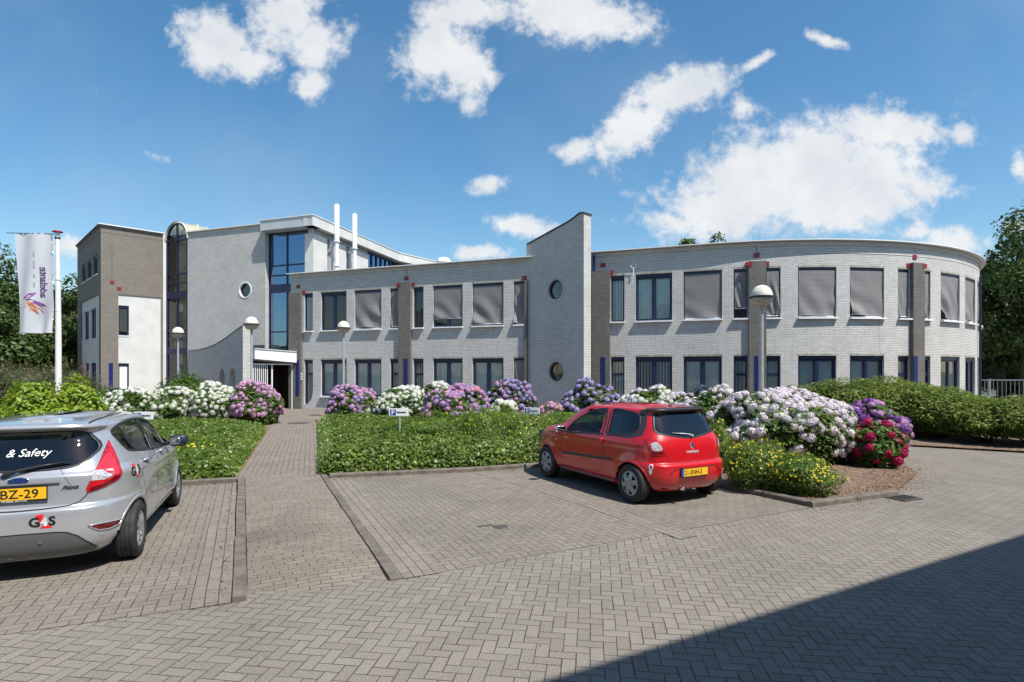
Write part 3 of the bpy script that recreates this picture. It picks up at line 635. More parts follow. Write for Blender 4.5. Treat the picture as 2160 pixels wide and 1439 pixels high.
# blue glass curtain wall
gz = [3.1, 4.0, 6.35, 6.80, 7.34, 7.86, H3 - .54]
gw = MB(); zlist = [PB.z_of(585, y, -.3) for y in (735, 616, 602, 581.4, 560.7)]
cxm = PB.s_of(606, -.3)
for s in (sB + .03, cxm, sG - .03): cbox(gw, PB, s - .035, s + .035, 3.0, H3 - .5, -.36, -.27)
for z in (zlist[3], zlist[4], H3 - .58, 4.2): cbox(gw, PB, sB, sG, z - .035, z + .035, -.355, -.28)
cbox(gw, PB, sB, sG, zlist[1] - .05, zlist[2] + .05, -.37, -.275); cbox(gw, PB, sB, sG, 2.4, 3.2, -.37, -.275)
cwl = tag(gw.build('curtain_wall', M['navy'], bld), 'tall blue tinted glass wall above the entrance')
g = MB(); g.face([PB.pt(sB, 3.0, -.32), PB.pt(sG, 3.0, -.32), PB.pt(sG, H3 - .5, -.32), PB.pt(sB, H3 - .5, -.32)]); g.build('pane', M['blue_glass'], cwl)
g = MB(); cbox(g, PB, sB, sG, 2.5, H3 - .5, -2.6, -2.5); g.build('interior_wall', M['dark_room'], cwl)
g = MB(); cbox(g, PB, sG, sC - .01, 0, H3 - .56, -.09, 0); g.build('wall', M['white_brick'], bld)
# lit side with panels, pipes and ribbon window
sd_ = MB(); s1_, s2_, s3_, s4_ = [PSd.s_of(x) for x in (691, 697.5, 731, 737.5)]; s5_ = PSd.s_of(777)
for a, b in ((0, s1_), (s2_, s3_), (s4_, s5_)): cbox(sd_, PSd, a, b, 6.6, H3 - .84, -.5, -.02)
tag(sd_.build('wall', M['white_panel'], bld), 'sunlit white brick side of the top storey')
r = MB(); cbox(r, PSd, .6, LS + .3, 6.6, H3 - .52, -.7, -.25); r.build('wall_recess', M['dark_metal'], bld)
lv = MB()
for k in range(4): cbox(lv, PSd, .05, s5_, H3 - .82 + k * .06, H3 - .785 + k * .06, -.2, -.05)
lv.build('louvre', M['galv'], bld)
for px, ytop in ((703, 432), (741, 452)):
    s = PSd.s_of(px, .2); zt = PSd.z_of(px, ytop, .2); p = MB(); q = PSd.pt(s, 0, .42)
    p.tube([(q[0], q[1], 6.9), (q[0], q[1], 9.4)], .12, 16); p.tube([(q[0], q[1], 9.3), (q[0], q[1], zt - .06), (q[0], q[1], zt)], [.15, .15, .11], 18)
    p.lathe([(.13, 0), (.175, .02), (.175, .07), (.13, .09)], (q[0], q[1], 7.9), 16); p.lathe([(.14, 0), (.19, .02), (.19, .07), (.165, .09)], (q[0], q[1], 9.28), 16)
    po = p.build('flue_pipe', M['white_metal'], bld, smooth=True, auto=40); k = MB(); k.box((q[0] - .2, q[1], 9.1), (.35, .06, .08)); k.box((q[0] - .2, q[1], 7.6), (.35, .06, .08)); k.build('pipe_bracket', M['galv'], po)
rw = MB(); 
for k in range(7):
    s = s5_ + k * (LS - s5_) / 6; cbox(rw, PSd, s - .04, s + .04, 6.8, H3 - .6, -.24, -.06)
cbox(rw, PSd, s5_, LS, H3 - .7, H3 - .6, -.24, -.06); ro = rw.build('ribbon_window', M['navy'], bld)
g = MB(); g.face([PSd.pt(s5_, 6.8, -.14), PSd.pt(LS, 6.8, -.14), PSd.pt(LS, H3 - .6, -.14), PSd.pt(s5_, H3 - .6, -.14)]); g.build('pane', M['blue_glass'], ro)
rbox = MB(); p = PSd.pt(PSd.s_of(747, .8), 0, .9); rbox.box((p[0], p[1], 7.05), (.3, .3, .25)); rbox.build('roof_outlet', M['black'], bld)
vm = MB(); p = (-15.6, 36.5); vm.lathe([(.22, 0), (.22, .55), (.36, .58), (.36, .68), (.1, .76), (0, .77)], (p[0], p[1], H3 - .1), 18); vm.build('roof_vent', M['pale_metal'], bld, smooth=True, auto=40)

# --- stair tower of glass with barrel vault
PSt = Path(-21.0, 34.32, .9415, -.337); w0, w1 = PSt.s_of(351.5), PSt.s_of(394.5); sm_ = (w0 + w1) / 2; ra = (w1 - w0) / 2; zs_ = 9.88
archv = lambda r, k=1.2: [(sm_ + r * math.cos(t), zs_ + k * r * math.sin(t)) for t in [math.pi * i / 20 for i in range(21)]]
mb = MB(); plate('x', PSt, [(sm_ + ra, 0)] + archv(ra) + [(sm_ - ra, 0)], [([(sm_ + ra - .07, .1)] + archv(ra - .07) + [(sm_ - ra + .07, .1)])[::-1]], -.12, 0, None, None, mb=mb)
cbox(mb, PSt, sm_ - .035, sm_ + .035, .1, zs_ + 1.2 * ra - .08, -.1, .01)
for y in (507, 578, 596.7, 697.8, 716): z = PSt.z_of(373, y); cbox(mb, PSt, sm_ - ra + .05, sm_ + ra - .05, z - .04, z + .04, -.1, .005)
for ya, yb in ((614.5, 629.5), (735, 746.5)): cbox(mb, PSt, sm_ - ra + .05, sm_ + ra - .05, PSt.z_of(373, yb), PSt.z_of(373, ya), -.1, .006)
sg = tag(mb.build('stair_glazing', M['navy'], bld), 'tall narrow glazed stair front with an arched top')
g = MB(); g.face([PSt.pt(a, b, -.06) for a, b in [(sm_ + ra - .07, .1)] + archv(ra - .07) + [(sm_ - ra + .07, .1)]]); g.build('pane', M['stair_glass'], sg)
g = MB(); cbox(g, PSt, sm_ - ra, sm_ + ra, .05, zs_ + 1.0, -.8, -.7)
for z in (3.3, 6.7): cbox(g, PSt, sm_ - ra, sm_ + ra, z - .12, z + .12, -.7, -.3)
for k in range(3):
    za = .2 + k * 3.3; A, B = PSt.pt(sm_ - ra + .1, za, -.45), PSt.pt(sm_ + ra - .1, za + 2.6, -.45); g.tube([A, B], .05, 6); g.tube([(A[0], A[1], A[2] + .9), (B[0], B[1], B[2] + .9)], .03, 6)
g.build('interior_wall', M['cream'], sg)
vb = MB(); arr = archv(ra + .05); back = (-.337 * -11, .9415 * -11)
V = []
for k in range(9):
    V += [(lambda p_: (p_[0] + k * .55, p_[1] + k * .83, p_[2]))(PSt.pt(a, b - .02, .06)) for a, b in arr]
vb.mesh(V, [(k * 21 + i, k * 21 + i + 1, (k + 1) * 21 + i + 1, (k + 1) * 21 + i) for k in range(8) for i in range(20)])
vo = tag(vb.build('barrel_vault', M['vault'], bld, smooth=True), 'cream barrel vault roof over the stair')
rb = MB()
for k in range(6):
    sh_ = lambda L, e: [(p_[0] + (k * 1.5 + e) * .55, p_[1] + (k * 1.5 + e) * .83, p_[2]) for p_ in L]
    A = sh_([PSt.pt(a, b, .07) for a, b in archv(ra + .05)], 0); Bq = sh_([PSt.pt(a, b, .07) for a, b in archv(ra + .085)], 0); A2 = sh_([PSt.pt(a, b, .07) for a, b in archv(ra + .05)], .07); B2 = sh_([PSt.pt(a, b, .07) for a, b in archv(ra + .085)], .07)
    rb.mesh(A + Bq + A2 + B2, [q for i in range(20) for q in ((i, i + 1, 22 + i, 21 + i), (21 + i, 22 + i, 64 + i, 63 + i), (42 + i, 63 + i, 64 + i, 43 + i))])
rb.build('vault_rib', M['white_panel'], vo)

# --- left block at forty-five degrees
PF = Path(-23.2, 32.1, .7071, .7071); PS = Path(-28.8, 37.7, .7071, -.7071); LF = PF.s_of(343); LSd = 7.92; zp = 6.42
pa, pb_ = PF.s_of(249.5), PF.s_of(342)
facade('wall', PF, 0, LF, 0, H3 - .1, [(pa, pb_ - .06, 0, zp)], M['warm_brick'], bld, .06, 'warm grey brick front of the left block')
za0, za1 = PF.z_of(261, 708), PF.z_of(261, 644.5); zb1 = PF.z_of(261, 766.5); wa, wb_ = PF.s_of(250.3), PF.s_of(272.5)
facade('wall', Path(*PF.pt(0, 0, -.06)[:2], .7071, .7071), pa, pb_ - .06, 0, zp, [(wa, wb_, za0, za1), (wa, wb_, .8, zb1)], M['white_panel'], bld, .16, 'white wall field of the left block')
PF2 = Path(*PF.pt(0, 0, -.06)[:2], .7071, .7071)
window(PF2, wa, wb_, za0, za1, 'dark', bld, 61, proud=.03); window(PF2, wa, wb_, .8, zb1, 'white', bld, 62)
b_ = MB(); b_.face([PF2.pt(wa + .07, .87, -.105), PF2.pt(wb_ - .07, .87, -.105), PF2.pt(wb_ - .07, zb1 - .14, -.105), PF2.pt(wa + .07, zb1 - .14, -.105)]); b_.build('blind', M['white_cloth'], bld)
fin = MB(); cbox(fin, PF, LF, LF + .17, 0, H3 - .02, -.5, .10); fin.build('corner_fin', M['white_panel'], bld)
bs = MB(); cbox(bs, PF, PF.s_of(229.3), PF.s_of(238.3), .75, PF.z_of(234, 766), -.02, .012); bs.build('tile_strip', M['blue_tile'], bld)
for x, y in ((236.2, 595.6), (251.2, 609)): s, z = PF.s_of(x), PF.z_of(x, y); t = MB(); cbox(t, PF, s - .105, s + .105, z - .09, z + .09, -.02, .02); t.build('red_block', M['dark_red'], bld)
st = MB(); s = PF.s_of(236.2); cbox(st, PF, s - .01, s + .01, 7.3, 9.2, 0, .004); st.build('expansion_joint', M['coping'], bld)
sops = []; swin = []
for x0, x1 in ((172.6, 181), (184, 193.4), (197, 206.2)): sops.append((PS.s_of(x0), PS.s_of(x1), 7.62, 8.78)); swin.append(sops[-1])
px0, px1 = PS.s_of(170), PS.s_of(208.5)
facade('wall', PS, 0, LSd, 0, H3 - .1, sops + [(px0, px1, 0, zp)], M['warm_brick'], bld, .16, 'shaded brick side of the left block')
PS_2 = Path(*PS.pt(0, 0, -.08)[:2], .7071, -.7071); o2 = []
for x0, x1 in ((170.8, 174), (177.7, 187.5), (191.2, 202.4)):
    o2 += [(PS_2.s_of(x0), PS_2.s_of(x1), 3.95, 5.75), (PS_2.s_of(x0), PS_2.s_of(x1), .8, 2.5)]
facade('wall', PS_2, px0, px1, 0, zp, o2, M['white_panel'], bld, .16, 'shaded white wall field with two rows of windows')
for i, q in enumerate(swin): window(PS, *q, 'dark', bld, 70 + i, proud=.05)
for i, q in enumerate(o2): window(PS_2, *q, 'dark', bld, 80 + i, proud=.04)
for P_, L_, e0 in ((PF, LF, 0), (PS, LSd, 0)):
    q = MB(); cbox(q, P_, -.0, L_, H3 - .1, H3, -.02, .05); cbox(q, P_, 0, L_, H3 - .42, H3 - .36, 0, .015); q.build('parapet_band', M['warm_brick'], bld)
q = MB(); cbox(q, PF, -.14, LF + .1, H3, H3 + .05, -.3, .14); q.build('roof_cap', M['white_metal'], bld); q = MB(); cbox(q, PS, -.1, LSd + .02, H3 + .003, H3 + .04, -.3, .12); q.build('roof_cap', M['dark_metal'], bld)
blk = [PS.pt(0, 0)[:2], PF.pt(0, 0, -.05)[:2], PF.pt(LF, 0, -.05)[:2], PB.pt(0, 0, -.1)[:2], PB.pt(sC, 0, -.1)[:2], PSd.pt(LS, 0, -.1)[:2], PS2.pt(9, 0, -.1)[:2], (-20, 52), (-30, 45)]
blk = [PS.pt(0.05, 0, -.1)[:2]] + [PS.pt(LSd - .1, 0, -.1)[:2]] + blk[2:]
o = sheet('roof', blk, H3 - .13, M['roof_felt'], kind=None); o.parent = bld; o.matrix_parent_inverse = Matrix.Translation(-bld.location)
o = MB()
for a, b in (((-30, 45), (-28.75, 37.85)), ((-1.9, 50), (-20, 52)), ((-20, 52), (-30, 45))): o.face([(*a, 0), (*b, 0), (*b, H3 - .12), (*a, H3 - .12)])
tag(o.build('wall', M['warm_brick'], bld), 'rear walls')
# --- entrance wall with swooping top and two oval openings
PE = Path(-19.5, 34.07, .7071, -.7071)
ec = smooth_curve(polyz(PE, [(395.5, 741), (424, 737.5), (452.5, 728), (478, 712.5), (501, 695.5), (512.3, 688)])); eR = ec[-1][0]
e1 = (PE.s_of(468.2), PE.z_of(468.2, 800)); e2 = (PE.s_of(490.5), PE.z_of(490.5, 800))
ew = plate('entrance_wall', PE, [(0, 0), (eR, 0)] + ec[::-1], [circ(*e1, .44, 28, 1.25)[::-1], circ(*e2, .44, 28, 1.25)[::-1]], -.38, 0, M['white_brick'], bld, 'low white brick wall with swooping top and two oval openings beside the entrance')
coping(PE, ec, -.4, .03, .035, 'coping', ew)
for e in (e1, e2):
    q = MB(); plate('x', PE, circ(*e, .52, 28, 1.2), [circ(*e, .445, 28, 1.24)[::-1]], -.03, .006, None, None, mb=q); q.build('oval_ring', M['white_brick'], ew)
# --- entrance canopy, gate and door
CLx, CRx = (-12.55, 27.78), (-11.05, 29.18)
PC = Path(*CLx, CRx[0] - CLx[0], CRx[1] - CLx[1]); LC = math.hypot(CRx[0] - CLx[0], CRx[1] - CLx[1])
zt0, zt1, zb0, zb1_ = PC.z_of(533, 736), PC.z_of(622.5, 743), PC.z_of(533, 757), PC.z_of(622.5, 765)
q = MB(); D_ = [(0, zt0, zb0), (LC, zt1, zb1_)]
V = [PC.pt(s, z, d) for s, zt_, zb_ in D_ for z in (zb_, zt_) for d in (.0, -2.4)]
q.mesh(V, [(0, 4, 6, 2), (2, 6, 7, 3), (1, 5, 4, 0), (0, 2, 3, 1), (4, 5, 7, 6)]); ca = tag(q.build('canopy', M['white_metal'], bld), 'white entrance canopy')
q = MB(); V = [PC.pt(s, z, d) for s, zt_, zb_ in D_ for z in (zt_ + .001, zt_ + .045) for d in (.04, -2.4)]; q.mesh(V, [(0, 4, 6, 2), (2, 6, 7, 3), (1, 5, 4, 0), (0, 2, 3, 1), (4, 5, 7, 6)]); q.build('canopy_edge', M['pale_metal'], ca)
gt = MB(); sp = PC.s_of(573.5, -.3); zg = min(zb0, zb1_) - .12
cbox(gt, PC, sp - .03, sp + .03, .06, zg + .05, -.33, -.27); cbox(gt, PC, -.2, LC, zg, zg + .06, -.34, -.26); cbox(gt, PC, PC.s_of(616, -.3) - .03, PC.s_of(616, -.3) + .03, .06, zg, -.33, -.27); cbox(gt, PC, -.2, sp, 1.05, 1.09, -.315, -.285)
n = 9
for k in range(n): s = -.1 + (sp - .05) * k / n; cbox(gt, PC, s, s + .035, .15, zg, -.315, -.285)
gt.build('gate', M['white_metal'], bld)
q = MB(); cbox(q, PC, .55, LC + .4, .05, 2.6, -2.5, -2.4); cbox(q, PC, LC + .05, LC + .12, .05, 2.5, -2.4, -.35); q.build('porch_wall', M['door'], bld)
q = MB(); cbox(q, PC, sp + .1, sp + .62, .05, 2.2, -2.38, -2.34); q.build('door', M['door'], bld)
pl = MB()
for k in range(3): s = FP.s_of(636, .16); cbox(pl, FP, s - .05, s + .05, 1.55 + k * .13, 1.64 + k * .13, .15, .165)
pl.build('name_plate', M['white_metal'], bld)
q = MB(); p = PC.pt(.5, 3.1, -.9); q.box((p[0], p[1], 3.2), (.5, .35, .22), .5); q.box((p[0] + .6, p[1] + .5, 3.2), (.35, .35, .25), .3); q.build('canopy_equipment', M['dark_metal'], ca)

# ================================================================ NEIGHBOUR BUILDING behind the camera (casts the big shadow)
nb = empty('neighbour_building', (3.45, .5, 0), math.atan2(.479, .878), 'brick neighbour building behind the viewer whose shadow crosses the paving', 'building')
mb = MB(); mb.face([(-16, 0, 0), (30, 0, 0), (30, 0, 7), (-16, 0, 7)], [(0, 0), (46, 0), (46, 7), (0, 7)]); mb.face([(-16, -12, 0), (-16, 0, 0), (-16, 0, 7), (-16, -12, 7)], [(0, 0), (12, 0), (12, 7), (0, 7)])
mb.face([(30, 0, 0), (30, -12, 0), (30, -12, 7), (30, 0, 7)], [(0, 0), (12, 0), (12, 7), (0, 7)]); mb.face([(30, -12, 0), (-16, -12, 0), (-16, -12, 7), (30, -12, 7)], [(0, 0), (46, 0), (46, 7), (0, 7)])
_o = mb.build('wall', M['white_brick'], nb)
mb = MB(); mb.box((7, -6, 6.97), (46.1, 12.1, .06)); mb.build('roof', M['roof_felt'], nb)
for k in range(9):
    for z in (1.7, 5.0):
        f = MB(); x = -14 + k * 5; f.box((x, .0, z), (1.7, .08, 1.7)); fo = f.build('window', M['navy'], nb); f = MB(); f.box((x, .045, z), (1.5, .02, 1.5)); f.build('pane', M['round_glass'], fo)
# ================================================================ PLANTS
LM = dict(
    cover=leafmat('ground cover leaves', (.055, .105, .014), (.12, .19, .026), (.27, .33, .06), .34, .38),
    shrub=leafmat('hydrangea leaves', (.04, .09, .012), (.085, .16, .022), (.18, .26, .045)),
    hedge=leafmat('hedge leaves', (.055, .095, .015), (.15, .21, .032), (.32, .38, .075), .32),
    lime=leafmat('lime green leaves', (.17, .26, .015), (.26, .36, .03), (.36, .40, .06)),
    dull=leafmat('dull green leaves', (.05, .07, .025), (.08, .10, .035), (.12, .13, .06)),
    tree=leafmat('tree leaves', (.028, .06, .012), (.065, .11, .02), (.14, .19, .04), .32), bush=leafmat('yellow shrub leaves', (.065, .12, .014), (.12, .20, .024), (.23, .30, .04)),
    yellow=leafmat('yellow petals', (.62, .50, .01), (.72, .60, .02), (.78, .68, .06), .2), plume=leafmat('faded plumes', (.30, .17, .11), (.42, .26, .18), (.5, .42, .34), .2),
)
def petal(name, ca, cb, cc):
    m = bpy.data.materials.new(name); m.use_nodes = True; t = NT(m.node_tree); b = t.n['Principled BSDF']
    oi = t.node('ShaderNodeObjectInfo'); g = t.node('ShaderNodeNewGeometry')
    c = t.ramp(oi.outputs['Random'], [(0, ca), (.5, cb), (1, cc)]); n = t.noise(g.outputs['Position'], 1.6, 2, .5)
    c = t.mix(t.m('MULTIPLY', t.sstep(n, .4, .62), .45), c, (*cc, 1)); c = t.mix(t.m('MULTIPLY', g.outputs['Random Per Island'], .35), c, tuple(x * .62 for x in cb) + (1,))
    t.put(b.inputs['Base Color'], c); b.inputs['Roughness'].default_value = .6; b.inputs['Specular IOR Level'].default_value = .2
    tl = t.node('ShaderNodeBsdfTranslucent'); t.put(tl.inputs[0], c); mx = t.node('ShaderNodeMixShader'); mx.inputs[0].default_value = .3
    t.l.new(b.outputs[0], mx.inputs[1]); t.l.new(tl.outputs[0], mx.inputs[2]); t.l.new(mx.outputs[0], t.n['Material Output'].inputs[0]); return m
PM = dict(white=petal('white petals', (.80, .82, .74), (.84, .82, .78), (.76, .80, .62)), blush=petal('blush white petals', (.78, .70, .74), (.84, .78, .77), (.68, .64, .74)),
          pink=petal('pink petals', (.70, .36, .56), (.76, .44, .60), (.58, .36, .62)), mauve=petal('mauve petals', (.60, .34, .60), (.50, .34, .62), (.68, .36, .54)),
          lilac=petal('lilac petals', (.44, .37, .68), (.54, .40, .66), (.38, .36, .70)), purple=petal('purple petals', (.26, .07, .30), (.34, .12, .38), (.24, .10, .42)),
          crimson=petal('crimson petals', (.42, .012, .07), (.34, .01, .06), (.50, .03, .13)), coral=petal('coral petals', (.74, .36, .44), (.72, .38, .52), (.78, .46, .44)))

def npmesh(name, V, F, m, parent=None, smooth=False):
    me = bpy.data.meshes.new(name); nv, nf, k = len(V), len(F), F.shape[1]
    me.vertices.add(nv); me.vertices.foreach_set('co', np.ascontiguousarray(V, dtype=np.float32).ravel())
    me.loops.add(nf * k); me.loops.foreach_set('vertex_index', F.astype(np.int32).ravel()); me.polygons.add(nf)
    me.polygons.foreach_set('loop_start', np.arange(nf, dtype=np.int32) * k); me.update(calc_edges=True)
    for q in (m if isinstance(m, (list, tuple)) else [m]): me.materials.append(q)
    if smooth: me.polygons.foreach_set('use_smooth', [True] * nf)
    return link(name, me, parent) if name else me
def unit(a): return a / np.maximum(np.linalg.norm(a, axis=1, keepdims=True), 1e-9)
def leaves(P, N, size, rng, aspect=.55, jitter=.9, droop=.25, var=.35, fold=.25):
    """folded leaf quads at P, facing roughly along N"""
    n = len(P); nn = unit(N + rng.normal(0, jitter * .5, (n, 3))); t = rng.normal(0, 1, (n, 3)); t[:, 2] -= droop * 2
    t = unit(t - nn * np.sum(t * nn, 1, keepdims=True)); b = np.cross(nn, t); s = (size * (1 + rng.uniform(-var, var, n)))[:, None]
    b0 = P - t * s * .5; tip = P + t * s * .5 - nn * s * .06; l = P - b * s * aspect * .5 + nn * s * fold * .3 - t * s * .06; r = P + b * s * aspect * .5 + nn * s * fold * .3 - t * s * .06
    V = np.stack([b0, r, tip, l], 1).reshape(-1, 3); i = np.arange(n)[:, None] * 4
    F = np.concatenate([i + [[0, 1, 2]], i + [[0, 2, 3]]], 0); return V, F
def merge(parts):
    V, F, o = [], [], 0
    for v, f in parts: V.append(v); F.append(f + o); o += len(v)
    return np.concatenate(V), np.concatenate(F)
def lump(rng, n=6, amp=.16):
    D_ = unit(rng.normal(0, 1, (n, 3))); A = rng.uniform(-amp, amp, n); K = rng.uniform(2, 4.5, n)
    return lambda d: 1 + np.sum(A * np.sin(K * (d @ D_.T) * 2.2 + A * 50), 1)
def dome(c, a, b, h, n, rng, lum, inner=.0, low=-.25):
    d = unit(rng.normal(0, 1, (int(n * 1.8), 3))); d = d[d[:, 2] > low][:n]
    r = lum(d)[:, None] * (1 - inner * rng.uniform(0, 1, (len(d), 1)) ** 1.5)
    q = d * np.array([a, b, h]); zs = np.array(c); flat = np.where(d[:, 2:3] < 0, np.array([[1, 1, .9]]), 1)
    P = q * r * flat + zs; N = unit(d / np.array([a, b, h])); return P, N
def core(c, a, b, h, lum, k=.86):
    us, vs = 20, 10; V = []
    for j in range(vs + 1):
        ph = -.5 + (math.pi / 2 + .5) * j / vs
        for i in range(us): t = 2 * math.pi * i / us; V.append((math.cos(t) * math.cos(ph), math.sin(t) * math.cos(ph), math.sin(ph)))
    V = np.array(V); V = V * np.array([a, b, h]) * (lum(V)[:, None] * k) + np.array(c)
    F = [(j * us + i, j * us + (i + 1) % us, (j + 1) * us + (i + 1) % us) for j in range(vs) for i in range(us)] + [(j * us + i, (j + 1) * us + (i + 1) % us, (j + 1) * us + i) for j in range(vs) for i in range(us)]
    return V, np.array(F)
_heads = {}
def head_mesh(col, var):
    if (col, var) in _heads: return _heads[(col, var)]
    rng = np.random.default_rng(var * 31 + len(col)); n = 46; k = np.arange(n) + .5; ph = np.arccos(1 - 1.75 * k / n); th = math.pi * (1 + 5 ** .5) * k
    d = np.stack([np.cos(th) * np.sin(ph), np.sin(th) * np.sin(ph), np.cos(ph)], 1) + rng.normal(0, .06, (n, 3)); d = unit(d)
    lob = unit(rng.normal(0, 1, (4, 3))); rr = .088 * (.88 + .30 * np.max(np.clip(d @ lob.T, 0, 1) ** 3, 1, keepdims=True) + rng.uniform(-.10, .10, (n, 1))) * np.array([[1, 1, .82]]); P = d * rr; V = []; F = []
    for i in range(n):
        nn = d[i]; t = np.cross(nn, [.3, .5, .8]); t /= np.linalg.norm(t); b = np.cross(nn, t); a0 = rng.uniform(0, 1.57); s = rng.uniform(.021, .027)
        for q in range(4):
            a = a0 + q * math.pi / 2; e = t * math.cos(a) + b * math.sin(a); f = -t * math.sin(a) + b * math.cos(a); o = len(V)
            V += [P[i], P[i] + e * s * .7 + f * s * .62 + nn * .006, P[i] + e * s * 1.15 + nn * rng.uniform(-.002, .008), P[i] + e * s * .7 - f * s * .62 + nn * .002]; F += [(o, o + 1, o + 2), (o, o + 2, o + 3)]
    us, vs = 10, 6; o = len(V)
    for j in range(vs + 1):
        p = math.pi * j / vs
        for i in range(us): t = 2 * math.pi * i / us; V.append(np.array([math.cos(t) * math.sin(p) * .078, math.sin(t) * math.sin(p) * .078, math.cos(p) * .064]))
    F += [(o + j * us + i, o + j * us + (i + 1) % us, o + (j + 1) * us + (i + 1) % us) for j in range(vs) for i in range(us)] + [(o + j * us + i, o + (j + 1) * us + (i + 1) % us, o + (j + 1) * us + i) for j in range(vs) for i in range(us)]
    me = npmesh('', np.array(V), np.array(F), PM[col]); me.name = 'flower_head'; _heads[(col, var)] = me; return me
def thingbase(name, x, y, z, label, cat, group): return empty(name, (x, y, z), 0, label, cat, group)
def stems(P0, tips, rng, r=.012):
    mb = MB()
    for t in tips:
        m_ = (np.array(P0) * .5 + t * .5) + rng.normal(0, .05, 3); b = np.array(P0) + rng.normal(0, .08, 3) * [1, 1, 0]; mb.tube([b, m_, t], [r * 1.4, r, r * .6], 5, caps=False)
    return mb
def hydrangea(px, Y, wid, dep, top, cols, label, seed, dens=1.0, hs=1.0, z0=.05, leafn=None, low=.0, cutx=None):
    rng = np.random.default_rng(seed); X = (px - CX) / FPX * Y; a, b = wid / 2, dep / 2; h = top - z0; hc = h * .42
    o = thingbase('hydrangea', X, Y, z0, label, 'shrub', 'flowering hydrangeas in the beds')
    lum = lump(rng, 7, .07); c = (0, 0, hc); hh = h - hc - .05
    area = a * b * 3.0 + (a + b) * 1.6 * h; n = leafn or int(area * 420)
    P1, N1 = dome(c, a * 1.0, b * 1.0, hh + .03, int(n * 1.2), rng, lum, .22, -.2); ph = rng.uniform(0, 2 * math.pi, n // 2); zz_ = rng.uniform(0.02, hc, n // 2)
    k = .95 - .18 * (1 - zz_ / hc); P2 = np.stack([np.cos(ph) * a * k, np.sin(ph) * b * k, zz_], 1); P2 *= (1 - .18 * rng.uniform(0, 1, (len(P2), 1)) ** 2) * np.array([[1, 1, 1]]); N2 = np.stack([np.cos(ph), np.sin(ph), np.full_like(ph, .4)], 1)
    V, F = leaves(np.concatenate([P1, P2]), np.concatenate([N1, N2]) + [0, 0, .5], .12, rng, .6)
    cv, cf = core(c, a * .9, b * .9, hh, lum, .84); npmesh('foliage', *merge([(V, F), (cv, cf)]), LM['shrub'], o)
    stems((0, 0, 0), [np.array((math.cos(t) * a * .75, math.sin(t) * b * .75, hc * rng.uniform(.5, .9))) for t in rng.uniform(0, 6.28, 12)], rng).build('stem', M['stem'], o)
    sp = .128 * hs / dens ** .5; pts = []; P, N = dome(c, a * .98, b * .98, hh + .03, 3600, rng, lum, .14, -.55)
    lowz = low if low else .25
    for p, q in zip(P, N):
        if p[2] < lowz * h or (p[2] < hc and rng.random() < .5) or (math.sin(p[0] * 7.3 + seed) + math.sin(p[1] * 6.1 + seed * 2) + math.sin(p[2] * 9.7 + p[0] * 3) < -1.15 + .6 * (1 - p[2] / h)): continue
        if all(np.sum((p - e[0]) ** 2) > sp * sp for e in pts): pts.append((p, q))
    cam_ = np.array([-X, -Y, EYE - z0]); pts.sort(key=lambda e: np.sum((e[0] - cam_) ** 2)); vis = [e for e in pts if np.dot(e[1], cam_) > -.6 * np.linalg.norm(cam_)]
    rest = []
    for i, (p, q) in enumerate(pts):
        col = cols[int(rng.integers(len(cols)))] if len(cols) > 1 else cols[0]; s = hs * rng.uniform(.68, 1.15); up = Vector(q + np.array([0, 0, .5]) + rng.normal(0, .2, 3)).normalized()
        mt = Matrix.Translation(Vector(p)) @ up.to_track_quat('Z', 'Y').to_matrix().to_4x4() @ Matrix.Rotation(rng.uniform(0, 6.28), 4, 'Z') @ Matrix.Scale(s, 4)
        me = head_mesh(col, int(rng.integers(3)))
        if i < 100: f = bpy.data.objects.new('flower_head', me); COL.objects.link(f); f.parent = o; f.matrix_basis = mt
        else: rest.append((me, mt))
    if rest:
        parts = []
        for me, mt in rest:
            v = np.empty(len(me.vertices) * 3, np.float32); me.vertices.foreach_get('co', v); v = v.reshape(-1, 3); A = np.array(mt); v = v @ A[:3, :3].T + A[:3, 3]
            f = np.empty(len(me.polygons) * 3, np.int32); me.loops.foreach_get('vertex_index', f); parts.append((v, f.reshape(-1, 3)))
        r = npmesh('flower_heads', *merge(parts), rest[0][0].materials[0], o); r['kind'] = 'stuff'
    return o
hydrangea(275, 20.6, 2.0, 1.9, 1.32, ['white'], 'loose white hydrangea at the left end of the row behind the silver car', 1, .8)
hydrangea(368, 20.9, 2.1, 1.9, 1.38, ['white'], 'white hydrangea in front of the short globe lamp at the glazed stair', 2, .85)
hydrangea(456, 21.0, 2.1, 1.9, 1.52, ['white'], 'tall white hydrangea below the two oval openings, left of the pink one', 3, .9)
hydrangea(540, 20.8, 1.85, 1.8, 1.55, ['pink'], 'pink hydrangea at the left corner of the path, under the globe lamp', 4)
hydrangea(747, 20.3, 1.95, 1.8, 1.47, ['pink', 'pink', 'mauve', 'lilac'], 'round pink hydrangea turning violet at its left, right of the entrance path', 5, 1.1)
hydrangea(852, 19.8, 2.1, 1.8, 1.46, ['white'], 'white hydrangea behind the nearer visitor parking sign', 6)
hydrangea(925, 20.2, 1.5, 1.5, 1.53, ['white'], 'white hydrangea standing behind the mauve one in the middle bed', 7)
hydrangea(962, 18.0, 2.15, 1.7, 1.50, ['mauve', 'mauve', 'pink', 'coral', 'lilac'], 'broad mauve hydrangea with a few coral heads, between two white ones', 8, 1.1)
hydrangea(1076, 19.6, 1.85, 1.6, 1.68, ['lilac', 'mauve'], 'tallest lilac hydrangea, left of the slab tower', 9, 1.05)
hydrangea(1062, 16.9, .80, .8, 1.12, ['white'], 'small pure white hydrangea in front of the tall lilac one', 10, 1.4, z0=.3)
hydrangea(1163, 18.0, .95, .9, 1.0, ['coral', 'pink'], 'small coral pink hydrangea at the foot of the slab tower', 11, 1.2)
